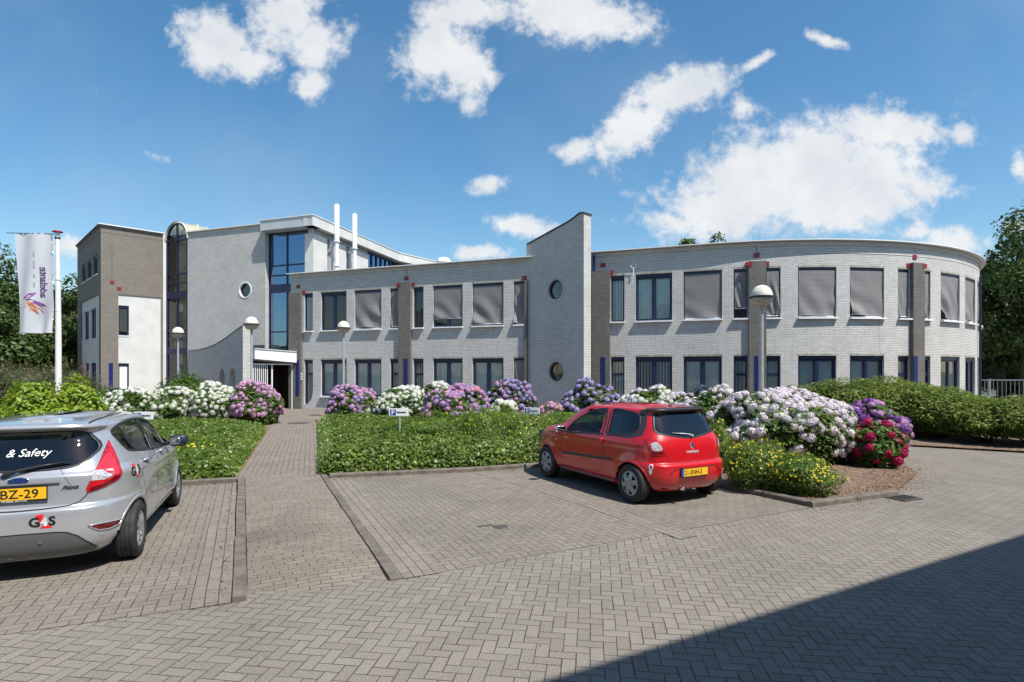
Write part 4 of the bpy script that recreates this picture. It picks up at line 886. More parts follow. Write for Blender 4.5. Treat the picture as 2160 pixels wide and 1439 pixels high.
hydrangea(1250, 17.0, 1.75, 1.6, 1.60, ['lilac'], 'sparse lilac blue hydrangea behind the roof of the red car', 12, .6, low=.5)
hydrangea(1385, 15.8, 2.1, 1.8, 1.54, ['blush', 'white'], 'blush white hydrangea directly behind the red car', 13, 1.05)
hydrangea(1500, 14.6, 2.0, 1.8, 1.54, ['blush'], 'blush white hydrangea between the red car and the tall lamp', 14, 1.05)
hydrangea(1655, 12.35, 3.05, 2.3, 1.58, ['blush', 'blush', 'blush', 'white'], 'huge white hydrangea around the tall lamp at the right corner of the bed', 15, 1.5, low=.12)
hydrangea(1838, 12.6, 1.42, 1.4, 1.27, ['purple', 'mauve'], 'purple hydrangea at the right end of the bed', 16, 1.3)
hydrangea(1846, 11.55, 1.0, 1.0, .93, ['crimson'], 'crimson hydrangea low at the right corner, in front of the purple one', 17, .42, hs=1.1, low=.08)

def shrub(name, px, Y, wid, dep, top, lm, size, label, cat, group, seed, dens=600, z0=.05, flowers=None, nf=0, fsize=.03, aspect=.55, low=-.35, amp=.09, droop=.25, X=None, plumes=0, fname='flower'):
    rng = np.random.default_rng(seed); X = (px - CX) / FPX * Y if X is None else X; a, b = wid / 2, dep / 2; h = top - z0; hc = h * .45; lum = lump(rng, 9, amp); flat_ = lm == 'hedge'
    o = thingbase(name, X, Y, z0, label, cat, group); c = (0, 0, hc); hh = h - hc; n = int((a * b * 3 + (a + b) * 1.6 * h) * dens)
    P1, N1 = dome(c, a, b, hh, n, rng, lum, .3, low); ph = rng.uniform(0, 6.283, n // 2); zq = rng.uniform(.22 if flat_ else .02, hc, n // 2); k = 1 - .2 * (1 - zq / hc)
    dd = np.stack([np.cos(ph), np.sin(ph), ph * 0], 1); lk = lum(dd) * k; P2 = np.stack([np.cos(ph) * a * lk, np.sin(ph) * b * lk, zq], 1); P2[:, :2] *= (1 - .25 * rng.uniform(0, 1, (len(P2), 1)) ** 2); N2 = dd + [0, 0, .4]
    V, F = leaves(np.concatenate([P1, P2]), np.concatenate([N1, N2]) * (.5 if flat_ else 1) + [0, 0, 1.0 if flat_ else .45], size, rng, aspect, .6 if flat_ else .9, droop=droop); cv, cf = core(c, a, b, hh, lum, .74)
    npmesh('foliage', *merge([(V, F), (cv, cf)]), LM[lm], o)
    stems((0, 0, 0), [np.array((math.cos(t) * a * .7, math.sin(t) * b * .7, hc * rng.uniform(.5, 1))) for t in rng.uniform(0, 6.28, 10)], rng, .014).build('stem', M['stem'], o)
    if flowers:
        P, N = dome(c, a * 1.02, b * 1.02, hh * 1.02, nf, rng, lum, .04, -.1); V, F = leaves(np.repeat(P, 3, 0) + rng.normal(0, fsize * .35, (len(P) * 3, 3)), np.repeat(N, 3, 0) + [0, -.3, .5], fsize, rng, .9, .5, 0)
        f = npmesh(fname, V, F, LM[flowers], o); f['kind'] = 'stuff'
    if plumes:
        ps = []
        P, N = dome(c, a * 1.0, b * 1.0, hh * 1.0, plumes, rng, lum, 0, .1)
        for p, q in zip(P, N):
            dr = unit(np.array([q + [0, 0, .8]]))[0]; L = rng.uniform(.15, .28); k_ = rng.uniform(0, 1, 26)[:, None]; ps.append(leaves(p + dr * k_ * L + rng.normal(0, .018, (26, 3)), rng.normal(0, 1, (26, 3)), .035, rng, .7))
        f = npmesh('flower_plumes', *merge(ps), LM['plume'], o); f['kind'] = 'stuff'
    return o
YG = 'yellow flowering shrubs'
shrub('yellow_shrub', 850, 13.9, 1.9, 1.7, .74, 'bush', .045, 'lowest fine leaved shrub right behind the nearer parking sign', 'shrub', YG, 30, 1500, flowers='yellow', nf=20)
shrub('yellow_shrub', 930, 13.7, 2.3, 1.9, .94, 'bush', .045, 'low fine leaved shrub with few yellow flowers in front of the mauve hydrangea', 'shrub', YG, 31, 1500, flowers='yellow', nf=40)
shrub('yellow_shrub', 1035, 13.6, 2.3, 2.0, 1.10, 'bush', .045, 'rounded shrub dotted with yellow, below the small pure white hydrangea', 'shrub', YG, 32, 1500, flowers='yellow', nf=60)
shrub('yellow_shrub', 1105, 13.2, 1.5, 1.5, 1.0, 'bush', .045, 'yellow dotted shrub at the front left of the red car, by the farther parking sign', 'shrub', YG, 33, 1500, flowers='yellow', nf=45)
shrub('yellow_shrub', 1190, 14.9, 2.0, 1.6, .98, 'bush', .045, 'green shrub behind the bonnet of the red car below the coral hydrangea', 'shrub', YG, 34, 1300, flowers='yellow', nf=25)
shrub('yellow_shrub', 1597, 9.45, 1.15, 1.05, .80, 'bush', .038, 'left one of two joined shrubs full of yellow flowers behind the red car', 'shrub', YG, 35, 2600, flowers='yellow', nf=170, fsize=.026)
shrub('yellow_shrub', 1685, 9.0, 1.05, 1.0, .66, 'bush', .038, 'right one of two joined shrubs full of yellow flowers, at the kerb corner', 'shrub', YG, 36, 2600, flowers='yellow', nf=150, fsize=.026)
shrub('yellow_shrub', 1512, 11.6, .55, .7, 1.0, 'bush', .04, 'narrow green shrub with yellow flowers right beside the tail of the red car', 'shrub', YG, 37, 2200, flowers='yellow', nf=40, fsize=.028)
shrub('yellow_shrub', 412, 12.1, .85, .7, .56, 'bush', .045, 'small patch of yellow flowers in the ivy beside the silver car', 'shrub', YG, 38, 1500, flowers='yellow', nf=40, fsize=.04)
HG = 'leafy hedge shrubs on the right'
for q in [(1775, 17.6, 3.2, 2.6, 1.70, 'leafy dark hedge shrub behind the purple hydrangea, leftmost of its row', 41), (1890, 17.3, 3.4, 2.8, 1.72, 'leafy dark hedge shrub in the middle of the row under the curved wing', 42), (1985, 16.6, 2.9, 2.4, 1.50, 'leafy dark hedge shrub below the last ground floor windows', 43),
          (2075, 15.6, 2.9, 2.3, 1.30, 'lower hedge shrub in front of the parked dark car', 44), (2180, 14.9, 3.0, 2.3, 1.32, 'lower hedge shrub at the right edge of the photo', 45)]:
    shrub('hedge_shrub', q[0], q[1], q[2], q[3], q[4], 'hedge', .115, q[5], 'hedge', HG, q[6], 620, aspect=.42, droop=.1, amp=.07)
shrub('leafy_bush', 392, 26.5, 2.5, 1.6, 1.85, 'shrub', .13, 'green bush at the foot of the swooping entrance wall', 'bush', 'green bushes', 51, 260)
shrub('leafy_bush', 240, 24.0, 3.0, 1.5, 1.25, 'shrub', .12, 'low dark bush in front of the left block', 'bush', 'green bushes', 52, 260)
shrub('lime_bush', 62, 15.6, 1.3, 1.2, 1.72, 'lime', .125, 'large leaved lime green bush left of the flagpole', 'bush', 'lime green bushes', 53, 360, aspect=.7)
shrub('lime_bush', 165, 16.4, 1.3, 1.2, 1.66, 'lime', .12, 'large leaved lime green bush right of the flagpole', 'bush', 'lime green bushes', 54, 360, aspect=.7)
shrub('lime_bush', 0, 16.5, 1.9, 1.4, 1.05, 'lime', .12, 'low lime green bush at the left edge of the photo', 'bush', 'lime green bushes', 55, 330, aspect=.75)
shrub('lime_bush', 112, 15.0, 1.3, 1.0, 1.08, 'lime', .13, 'low lime green bush at the foot of the flagpole', 'bush', 'lime green bushes', 56, 260, aspect=.7)
for px, Y, wd_, tp, lb, sd__ in ((-60, 27, 5, 2.45, 'faded plume shrub at the left edge of the photo', 57), (55, 27.5, 4.2, 2.35, 'shrub with faded reddish plumes below the banner', 58), (140, 25.5, 2.6, 2.15, 'plume shrub between the flagpole and the left block', 59)):
    shrub('plume_shrub', px, Y, wd_, 2.4, tp, 'dull', .10, lb, 'bush', 'shrubs with faded plumes', sd__, 330, aspect=.35, plumes=60)

# ivy-like ground cover: nobody could count it
def cover(name, poly, n, seed, top, label, lm='cover', size=.058, bump=.10):
    rng = np.random.default_rng(seed); P = np.array(poly); lo, hi = P.min(0), P.max(0); Q = rng.uniform(lo, hi, (n * 4, 2)); ins = np.zeros(len(Q), bool); j = len(P) - 1
    for i in range(len(P)):
        c = ((P[i, 1] > Q[:, 1]) != (P[j, 1] > Q[:, 1])) & (Q[:, 0] < (P[j, 0] - P[i, 0]) * (Q[:, 1] - P[i, 1]) / (P[j, 1] - P[i, 1] + 1e-12) + P[i, 0]); ins ^= c; j = i
    Q = Q[ins]; wgt = rng.random(len(Q)) < np.clip(13.0 / np.hypot(Q[:, 0], Q[:, 1]), .25, 1) ** 1.6; Q = Q[wgt][:n]
    ed = []
    for i in range(len(P)):
        a, b = P[i], P[(i + 1) % len(P)]; L_ = np.linalg.norm(b - a)
        if min(np.hypot(*a), np.hypot(*b)) > 17.5: continue
        k_ = int(L_ * 750); t_ = rng.uniform(0, 1, (k_, 1)); mid = P.mean(0); q_ = a + (b - a) * t_; inn = np.array([-(b - a)[1], (b - a)[0]]) / L_
        if np.dot(mid - a, inn) < 0: inn = -inn
        ed.append(q_ + inn * rng.uniform(-.03, .26, (k_, 1)))
    Q = np.concatenate([Q] + ed)
    dist = np.full(len(Q), 9.0)
    for i in range(len(P)):
        a, b = P[i], P[(i + 1) % len(P)]; t = np.clip(((Q - a) @ (b - a)) / ((b - a) @ (b - a)), 0, 1); dist = np.minimum(dist, np.hypot(*(Q - a - t[:, None] * (b - a)).T))
    e = np.clip(dist / .32, 0, 1); hgt = .07 + (top - .07) * np.sqrt(1 - (1 - e) ** 2)
    hgt = hgt * (1 + bump * (np.sin(Q[:, 0] * 2.1 + seed) * np.sin(Q[:, 1] * 1.7) + .6 * np.sin(Q[:, 0] * 5.3 + Q[:, 1] * 4.1) + .4 * np.sin(Q[:, 0] * 11 - Q[:, 1] * 9)))
    z = hgt - rng.uniform(0, 1, len(Q)) ** 2 * .12 * (hgt > .12); side = rng.random(len(Q)) < np.where(dist < .30, .75, 0); z = np.where(side, rng.uniform(.05, 1, len(Q)) * hgt, z)
    N = np.zeros((len(Q), 3)); N[:, 2] = 1; N[:, 1] = np.where(dist < .3, -.9, -.15); V, F = leaves(np.column_stack([Q, z]), N, size, rng, .7, 1.1)
    g = P.mean(0); gx = []; tri = tessellate_polygon([[Vector((*p, 0)) for p in P]]); u = 16
    cv = np.array([[*(a + (g - a) / np.linalg.norm(g - a) * .22), .05] for a in P] + [[*(a + (g - a) / np.linalg.norm(g - a) * .48), top * .55] for a in P]); m_ = len(P)
    cf = [tuple(m_ + q for q in t) for t in tri] + [(i, (i + 1) % m_, m_ + (i + 1) % m_) for i in range(m_)] + [(i, m_ + (i + 1) % m_, m_ + i) for i in range(m_)]
    o = npmesh(name, *merge([(V, F), (cv, np.array(cf))]), LM[lm]); return tag(o, label, 'ground cover', None, 'stuff')
cover('ground_cover', [(-15.5, 6.40), (-4.98, 10.12), (-7.9, 18.2), (-9.4, 19.4), (-13.2, 19.3), (-17, 18.6), (-19, 12)], 66000, 5, .40, 'glossy low ivy like ground cover left of the path', size=.075)
cover('ground_cover', [(-3.52, 10.46), (.1, 11.62), (1.7, 12.2), (2.6, 11.6), (3.3, 13.2), (2.2, 16.2), (-1.2, 17.0), (-4.6, 19.3), (-6.72, 19.8)], 62000, 6, .52, 'glossy low ivy like ground cover right of the path', size=.072)
# fallen leaves and bark crumbs
def litter(regions, seed, size):
    rng = np.random.default_rng(seed); ps = []
    for (a, b, wdt, n, z) in regions:
        a, b = np.array(a), np.array(b); d = (b - a) / np.linalg.norm(b - a); nn = np.array([-d[1], d[0]]); t = rng.uniform(0, 1, n)[:, None]; Q = a + (b - a) * t + nn * rng.normal(0, wdt, (n, 1)); N = np.tile([0, 0, 1.], (n, 1)) + rng.normal(0, .25, (n, 3))
        ps.append(leaves(np.column_stack([Q, np.full(n, z)]), N, size, rng, .6))
    return npmesh('leaf_litter', *merge(ps), M['litter'])
tag(litter([((-3.3, 10.32), (1.2, 11.75), .10, 700, .012), ((-6.5, 9.3), (-4.9, 9.95), .09, 200, .012), ((-4.95, 9.9), (-3.2, 8.0), .9, 40, .012), ((-4.9, 9.9), (-2.5, 4.9), .035, 160, .016), ((4.2, 8.5), (6.3, 9.4), .16, 900, .058),
             ((6.1, 9.2), (7.9, 11.4), .22, 1300, .058), ((4.2, 8.02), (6.4, 8.95), .06, 90, .008), ((-3, 5), (3, 8), 2.0, 26, .008), ((4.3, 8.7), (8.6, 12.5), .5, 1500, .06), ((9.8, 15.2), (13.5, 13.2), .25, 500, .06)], 8, .024), 'dry brown leaf crumbs along the kerbs and on the bare soil', 'leaf litter', None, 'stuff')

# ---------------------------------------------------------------- trees
def tree(X, Y, h, cw, label, seed, lm='tree', base=.25, n=8500, size=.26, group='trees around the building', ratio=1.0):
    rng = np.random.default_rng(seed); o = thingbase('tree', X, Y, 0, label, 'tree', group); zc = h * (1 + base) / 2; rz_ = h * (1 - base) / 2; r = cw / 2
    K_ = 26; cl = []
    for i in range(K_):
        d = unit(rng.normal(0, 1, (1, 3)))[0]; q = rng.uniform(.45, .82); sz = rng.uniform(.26, .42) * (1.1 - .25 * q); cl.append((np.array([d[0] * r * q, d[1] * r * q, zc + d[2] * rz_ * q]), sz * r * 1.05, sz * min(rz_, r * 1.2) * .85))
    cl.append((np.array([rng.normal(0, .2), 0, zc + rz_ * .7]), r * .35, rz_ * .3)); mb = MB()
    mb.tube([(0, 0, 0), (rng.normal(0, .1), 0, h * .25), (rng.normal(0, .2), rng.normal(0, .2), h * .55), (0, 0, h * .8)], [h * .028, h * .021, h * .013, h * .004], 9)
    for c, a, b in cl[::2]:
        z0 = h * rng.uniform(.22, .5); mb.tube([(0, 0, z0), (c[0] * .45, c[1] * .45, z0 + (c[2] - z0) * .6), tuple(c)], [h * .010, h * .006, h * .002], 6, caps=False)
    mb.build('trunk', M['bark'], o, smooth=True); ps = []
    tot = sum(a * a for _, a, _ in cl)
    for c, a, b in cl:
        m_ = int(n * a * a / tot); d = unit(rng.normal(0, 1, (m_, 3))); rr = rng.uniform(.35, 1.0, (m_, 1)) ** .45 * (1 + .22 * np.sin(d[:, :1] * 5 + seed) * np.sin(d[:, 2:] * 6)); P = d * [a, a, b] * rr + c + rng.normal(0, .06, (m_, 3))
        ps.append(leaves(P, d + [0, 0, .5], size, rng, .6, 1.2))
    npmesh('crown', *merge(ps), LM[lm], o); return o
XY = lambda px, Y: ((px - CX) / FPX * Y, Y)
for px, Y, h, cw, lb, sd__, bs_ in [(-70, 46, 13.0, 9, 'dark broadleaf tree at the left edge of the photo', 101, .06), (18, 48, 11.6, 7.0, 'dark tree behind the banner', 102, .05), (92, 54, 10.4, 7.0, 'smaller dark tree behind the flagpole', 103, .04), (150, 50, 10.6, 5.2, 'dark tree touching the left end of the brick block', 104, .04), (48, 60, 11, 9, 'dark tree far behind the plume shrubs', 105, .03), (-20, 36, 6.5, 6.0, 'low dark tree behind the plume shrubs at the left edge', 106, .03), (118, 40, 6.2, 5.0, 'low dark tree right behind the flagpole', 107, .03)]:
    tree(*XY(px, Y), h, cw, lb, sd__, base=bs_, n=9000, size=.30)
for px, Y, h, cw, lb, sd__, bs_ in [(2165, 33.5, 12.0, 7.8, 'tall full tree beside the curved wing at the right', 111, .12), (2112, 37, 9.8, 5.2, 'dark tree just behind the curved wing', 112, .06), (2290, 34, 12, 8, 'tree at the right edge beyond the frame', 113, .1), (2200, 40, 7, 8, 'low dark tree behind the railing', 114, .02), (2120, 44, 6.0, 6, 'dark tree low behind the railing, next to the building', 115, .02)]:
    tree(*XY(px, Y), h, cw, lb, sd__, base=bs_, n=17000, size=.24)
tree(*XY(1452, 58), 15.6, 4.6, 'tree top peeping over the roof, the lower of two', 121, base=.5, n=9000, size=.3); tree(*XY(1516, 58), 16.2, 4.8, 'tree top peeping over the roof, the higher of two', 122, base=.5, n=9000, size=.3)
for i, (x, y, h, c_) in enumerate([(-17, -9, 9, 7), (-24, -3, 8.5, 7), (-12, -17, 10, 8), (-31, 3, 9, 8)]): tree(x, y, h, c_, ['broadleaf tree behind the viewer at the left end of the neighbour building', 'broadleaf tree far left, outside the photo', 'tallest tree behind the neighbour building', 'wide tree left of the silver car, outside the photo'][i], 131 + i, n=4500, size=.3, group='trees behind the viewer')

# ================================================================ STREET FURNITURE
def lamp(px, Y, top, label, first=None):
    X = (px - CX) / FPX * Y
    if first: o = copy_tree(first); o.location = (X, Y, .05); o['label'] = label; o.scale = (1, 1, 1); return o
    o = empty('street_lamp', (X, Y, .05), 0, label, 'street lamp', 'globe lamps in the beds'); H = 4.01
    p = MB(); p.tube([(0, 0, 0), (0, 0, .95), (0, 0, 1.0)], [.062, .062, .05], 16); p.tube([(0, 0, 1.0), (0, 0, H - .52)], [.05, .040], 16); p.lathe([(.04, H - .62), (.052, H - .6), (.055, H - .5), (.075, H - .47)], (0, 0, 0), 16); p.build('pole', M['galv'], o, smooth=True, auto=40)
    g = MB(); g.lathe([(.255 * math.cos(t), H - .29 + .285 * math.sin(t)) for t in [math.pi / 2 * i / 12 for i in range(13)]], (0, 0, 0), 32); g.build('globe_top', M['globe_top'], o, smooth=True)
    g = MB(); g.lathe([(.072 + (.25 - .072) * math.cos(t) ** .8 if t < 1.5 else .072, H - .30 - .20 * math.sin(t)) for t in [math.pi / 2 * i / 10 for i in range(11)]], (0, 0, 0), 32); g.build('globe_bottom', M['globe_low'], o, smooth=True)
    g = MB(); g.lathe([(.25, H - .325), (.285, H - .32), (.29, H - .285), (.258, H - .275)], (0, 0, 0), 32); g.build('ring', M['dark_metal'], o, smooth=True, auto=30)
    return o
L4 = lamp(1606.5, 13.75, 4, 'large globe lamp rising from the huge white hydrangea')
lamp(375.5, 26.6, 4, 'globe lamp in front of the glazed stair, farthest left', L4); lamp(530.5, 21.6, 4, 'globe lamp at the right end of the swooping entrance wall, above the pink hydrangea', L4); lamp(724.8, 23.4, 4, 'globe lamp in front of the straight wing, above the round pink hydrangea', L4)
# flagpole and banner
YF = 18.0; fx = (123.3 - CX) / FPX * YF; HT = EYE + (HY - 491) / FPX * YF
fp = empty('flagpole', (fx, YF, .05), 0, 'white flagpole with red disc cap behind the silver car', 'flagpole')
p = MB(); p.tube([(0, 0, 0), (0, 0, 1.2), (0, 0, 3.2), (-.03, 0, HT - .05)], [.092, .088, .080, .060], 20); p.build('pole', M['pole_white'], fp, smooth=True, auto=40)
p = MB(); p.lathe([(0, .055), (.11, .045), (.145, .02), (.14, 0), (.05, -.015), (0, -.015)], (-.03, 0, HT - .04), 24); p.build('cap', M['cap_red'], fp, smooth=True)
p = MB(); p.tube([(-1.62, -.02, HT - .06), (-.03, -.02, HT - .10)], .012, 8); p.lathe([(.07, -.03), (.08, 0), (.07, .03)], (-.03, 0, HT - .22), 16); p.build('banner_arm', M['dark_metal'], fp)
p = MB()
for z in (HT - 1.55, HT - 2.55, HT - 3.5): p.lathe([(.075, -.006), (.084, 0), (.075, .006)], (-.01, 0, z), 16)
for z in (HT - .35, HT - 1.3, HT - 2.45): p.tube([(-.06, -.02, z), (-.15, -.04, z - .1), (-.17, -.04, z - .3), (-.12, -.04, z - .36)], .008, 6)
p.build('halyard', M['galv'], fp)
M['banner'] = mat('white banner cloth', (.80, .80, .82), .75)
t = NT(M['banner'].node_tree); tl = t.node('ShaderNodeBsdfTranslucent'); tl.inputs[0].default_value = (.7, .7, .75, 1); mx = t.node('ShaderNodeMixShader'); mx.inputs[0].default_value = .35
t.l.new(t.n['Principled BSDF'].outputs[0], mx.inputs[1]); t.l.new(tl.outputs[0], mx.inputs[2]); t.l.new(mx.outputs[0], t.n['Material Output'].inputs[0])
bn = empty('banner', (fx, YF, .05), 0, 'white vertical banner with purple lettering and a purple and orange petal emblem', 'banner')
def bpt(px, py, e=0.0):
    """banner cloth: photo column/row to a point on the rippling sheet"""
    v = (py - 494) / 209.0; u = (px - 34) / 78.0
    dx = .06 * v * math.sin(2.2 * v); y = .05 * math.sin(u * 7 + v * 3) * (.4 + v) + .035 * math.sin(v * 13 + u * 4) * u * v + .05 * v * v * math.sin(u * 12) * (v > 0) + .03 * math.sin(u * 9) * (1 - v)
    y += .10 * max(0, v - .72) * math.sin(u * 10 + v * 9)
    P = at(px, py, YF); return Vector((P[0] - fx, y - .05 - e, P[2] - .05))
nx, nz = 30, 60; V = []; U = []
for j in range(nz + 1):
    v = j / nz; xl = 34 + (46 - 34) * v ** 1.4; xr = 111.5 + 5.5 * v
    for i in range(nx + 1):
        u = i / nx; py = 494 + 209 * v + 1.5 * math.sin(u * 40) * (v < .02) - 8 * max(0, .15 - u) * v * 2
        V.append(bpt(xl + (xr - xl) * u, py)); U.append((u, v))
mb = MB(); mb.mesh(V, [(j * (nx + 1) + i, j * (nx + 1) + i + 1, (j + 1) * (nx + 1) + i + 1, (j + 1) * (nx + 1) + i) for j in range(nz) for i in range(nx)], 0, U); mb.build('cloth', M['banner'], bn, smooth=True)
mb = MB(); mb.mesh([bpt(46, 690), bpt(52, 700), bpt(62, 702.5), bpt(58, 707), bpt(44.5, 704)], [(0, 1, 4), (1, 2, 3), (1, 3, 4)]); mb.build('corner_flap', M['banner'], bn)
purple = mat('purple print', (.10, .02, .13), .7); vio = mat('violet print', (.33, .10, .34), .7); org = mat('orange print', (.62, .24, .09), .7); pch = mat('peach print', (.66, .42, .30), .7); gryt = mat('grey print', (.42, .42, .45), .7)
text_obj('adelante', 20.5, purple, bn, lambda x, y, z: bpt(87.3 + y * 1.0, 628 - x * .93, .012), ext=0, bold=.012 * 20)
mb = MB(); rnd = random.Random(4)
for y0 in range(532, 606, 4):
    if rnd.random() < .8: mb.mesh([bpt(75.5, y0, .01), bpt(79.5, y0, .01), bpt(79.5, y0 + rnd.uniform(1.5, 3), .01), bpt(75.5, y0 + 2, .01)], [(0, 1, 2, 3)])
mb.build('small_print', gryt, bn)
zc = lambda pts: [(20 + a / 6, 480 + b / 6) for a, b in pts]
for pts, m_, e in [([(205, 890), (270, 915), (318, 990), (302, 1080), (245, 1010)], org, .010), ([(255, 905), (330, 960), (360, 1040), (375, 1100), (320, 1050), (285, 985)], mat('deep orange print', (.5, .15, .06), .7), .013), ([(300, 945), (400, 1000), (450, 1065), (395, 1045), (345, 995)], pch, .011),
                   ([(205, 885), (290, 838), (372, 826), (335, 865), (300, 897), (245, 884)], vio, .014), ([(205, 885), (300, 910), (400, 950), (482, 998), (430, 998), (350, 970), (270, 920)], mat('dark violet print', (.2, .05, .28), .7), .016)]:
    q = zc(pts); mb = MB(); tri = tessellate_polygon([[Vector((*p_, 0)) for p_ in q]]); mb.mesh([bpt(*p_, e) for p_ in q], [tuple(t_) for t_ in tri]); mb.build('petal_emblem', m_, bn)
# parking signs
def sign(px, py, Y, wpx, ang, label, zb=.05, txt='Bezoekers', full=True):
    c = at(px, py, Y); wd_ = wpx / FPX * Y / math.cos(ang); hd = wd_ * .40
    o = empty('parking_sign', (c[0], Y, zb), ang, label, 'parking sign', 'visitor parking signs'); z = c[2] - zb
    b = MB(); b.box((0, 0, z), (wd_, .02, hd)); b.box((0, .0, z), (wd_ - .02, .026, hd - .02)); b.build('board', M['sign_white'], o)
    b = MB(); s = hd * .74; b.box((-wd_ / 2 + .03 + s / 2, -.0145, z), (s, .003, s)); so = b.build('blue_panel', M['sign_blue'], o)
    text_obj('P', s * 1.02, M['letter_white'], o, lambda x, y, zz_: Vector((-wd_ / 2 + .03 + s * .22 + x, -.0175 - zz_, z - s * .36 + y)), ext=.0005, bold=s * .02)
    text_obj(txt, hd * .34, M['letter_black'], o, lambda x, y, zz_: Vector((-wd_ / 2 + .05 + s + x, -.0145 - zz_, z - hd * .09 + y)), ext=.0005, bold=.003, sx=(wd_ - s - .08) / (hd * .34 * 4.6))
    b = MB(); b.tube([(.02, .02, 0), (.02, .02, z)], .022, 10); b.build('post', M['galv'], o); return o
sign(841, 870, 13.3, 41, -.05, 'visitor parking sign in front of the white hydrangea, the nearer one'); sign(1122, 867, 14.4, 32, -.42, 'visitor parking sign left of the red car'); sign(303, 877, 12.6, 41, -.05, 'visitor parking sign half hidden behind the silver car')
# railing beyond the curved wing
rl = empty('railing', (26, 28.5, 0), 0, 'pale grey steel railing with vertical bars right of the curved wing', 'railing')
p = MB(); p.box((0, 0, 1.55), (13, .05, .05)); p.box((0, 0, .35), (13, .04, .04)); p.build('rail', M['fence'], rl)
p = MB()
for k in range(60): p.box((-6.4 + k * .215, 0, .95), (.018, .018, 1.2))
p.build('bars', M['fence'], rl)
for k in range(7): q = MB(); q.box((-6.3 + k * 2.1, 0, .8), (.10, .10, 1.62)); q.build('post', M['fence'], rl)
# ================================================================ CARS
def _interp(tab, k, z):
    # monotone cubic through table column k
    zs=[r[0] for r in tab]; ys=[r[k] for r in tab]; n=len(zs)
    if z<=zs[0]: return ys[0]
    if z>=zs[-1]: return ys[-1]
    i=max(j for j in range(n-1) if zs[j]<=z)
    h=zs[i+1]-zs[i]; t=(z-zs[i])/h
    def sl(j): return (ys[j+1]-ys[j])/(zs[j+1]-zs[j])
    def m(j):
        if j==0: return sl(0)
        if j==n-1: return sl(n-2)
        a,b=sl(j-1),sl(j)
        return 0 if a*b<=0 else 2*a*b/(a+b)
    m0,m1=m(i),m(i+1)
    return ((2*t**3-3*t*t+1)*ys[i]+(t**3-2*t*t+t)*h*m0+(-2*t**3+3*t*t)*ys[i+1]+(t**3-t*t)*h*m1)
class Shape:
    """car hull as horizontal slices; x forward from rear axle, y left, z up"""
    def __init__(s,tab,xc,nr,nf,wb,flare,arch,crease=None):
        s.tab=tab; s.xc=xc; s.nr=nr; s.nf=nf; s.wb=wb; s.flare=flare; s.arch=arch; s.crease=crease
        s.z0=tab[0][0]; s.z1=tab[-1][0]; s.cache={}
    def row(s,z):
        k=round(z,4)
        if k not in s.cache:
            s.cache[k]=(_interp(s.tab,1,z),_interp(s.tab,2,z),_interp(s.tab,3,z),_interp(s.tab,4,z))
        return s.cache[k]
    def disp(s,x,z):
        d=0.0
        for cx in (0.0,s.wb):
            r=math.hypot(x-cx,z-.29)
            d+=s.flare*math.exp(-((r-s.arch-.02)/.07)**2)*(1 if z<.8 else math.exp(-((z-.8)/.08)**2))
        if s.crease: d+=s.crease(x,z)
        return d
    def pt(s,t,z):
        """t in [-1,1]: 0 rear centre, +0.5 right flank, 1 nose"""
        xr,xf,w,n=s.row(z); a=abs(t)*math.pi; c,q=math.cos(a),math.sin(a)
        sg=-1 if t>0 else 1
        if c>=0: A=s.xc-xr; nn=n; x=s.xc-A*abs(c)**(2/nn)
        else: A=xf-s.xc; nn=s.nf; x=s.xc+A*abs(c)**(2/nn)
        y=w*max(q,0)**(2/nn)
        y+=s.disp(x,z)*min(1,(y/w)**6) if w>.2 else 0
        return (x,sg*y,z)
    def side(s,x,z,sg=-1):
        xr,xf,w,n=s.row(z)
        if x<=s.xc: u=(s.xc-x)/(s.xc-xr); nn=n
        else: u=(x-s.xc)/(xf-s.xc); nn=s.nf
        u=min(abs(u),1)
        y=w*(1-u**nn)**(1/nn); y+=s.disp(x,z)*min(1,(y/w)**6)
        return (x,sg*y,z)
    def rear(s,y,z):
        xr,xf,w,n=s.row(z); u=min(abs(y)/w,1)
        return (s.xc-(s.xc-xr)*(1-u**n)**(1/n),y,z)
    def front(s,y,z):
        xr,xf,w,n=s.row(z); u=min(abs(y)/w,1)
        return (s.xc+(xf-s.xc)*(1-u**s.nf)**(1/s.nf),y,z)
# z, rear x, front x, half width, rear plan exponent
FI=Shape([(0.19,-0.47,3.16,0.74,4.5),(0.24,-0.53,3.24,0.8,4.5),(0.34,-0.575,3.32,0.845,4.5),(0.46,-0.597,3.35,0.858,4.5),(0.6,-0.6,3.35,0.861,4.5),(0.655,-0.592,3.34,0.861,4.5),
 (0.69,-0.545,3.32,0.86,4.5),(0.78,-0.535,3.25,0.858,4.6),(0.9,-0.53,3.04,0.848,4.7),(0.955,-0.525,2.85,0.832,4.7),(1,-0.485,2.5,0.806,4.7),(1.05,-0.455,2.27,0.78,4.8),
 (1.15,-0.405,2.06,0.733,4.8),(1.25,-0.35,1.86,0.69,4.9),(1.34,-0.3,1.64,0.648,5),(1.385,-0.345,1.5,0.62,5.1),(1.41,-0.385,1.38,0.6,5.1),(1.435,-0.36,1.22,0.565,4.9),
 (1.455,-0.2,1.05,0.5,4.5),(1.47,0.02,0.9,0.4,4.1),(1.478,0.25,0.78,0.27,3.7),(1.481,0.45,0.62,0.08,3.5)],1.25,4.0,4.0,2.489,.016,.335)
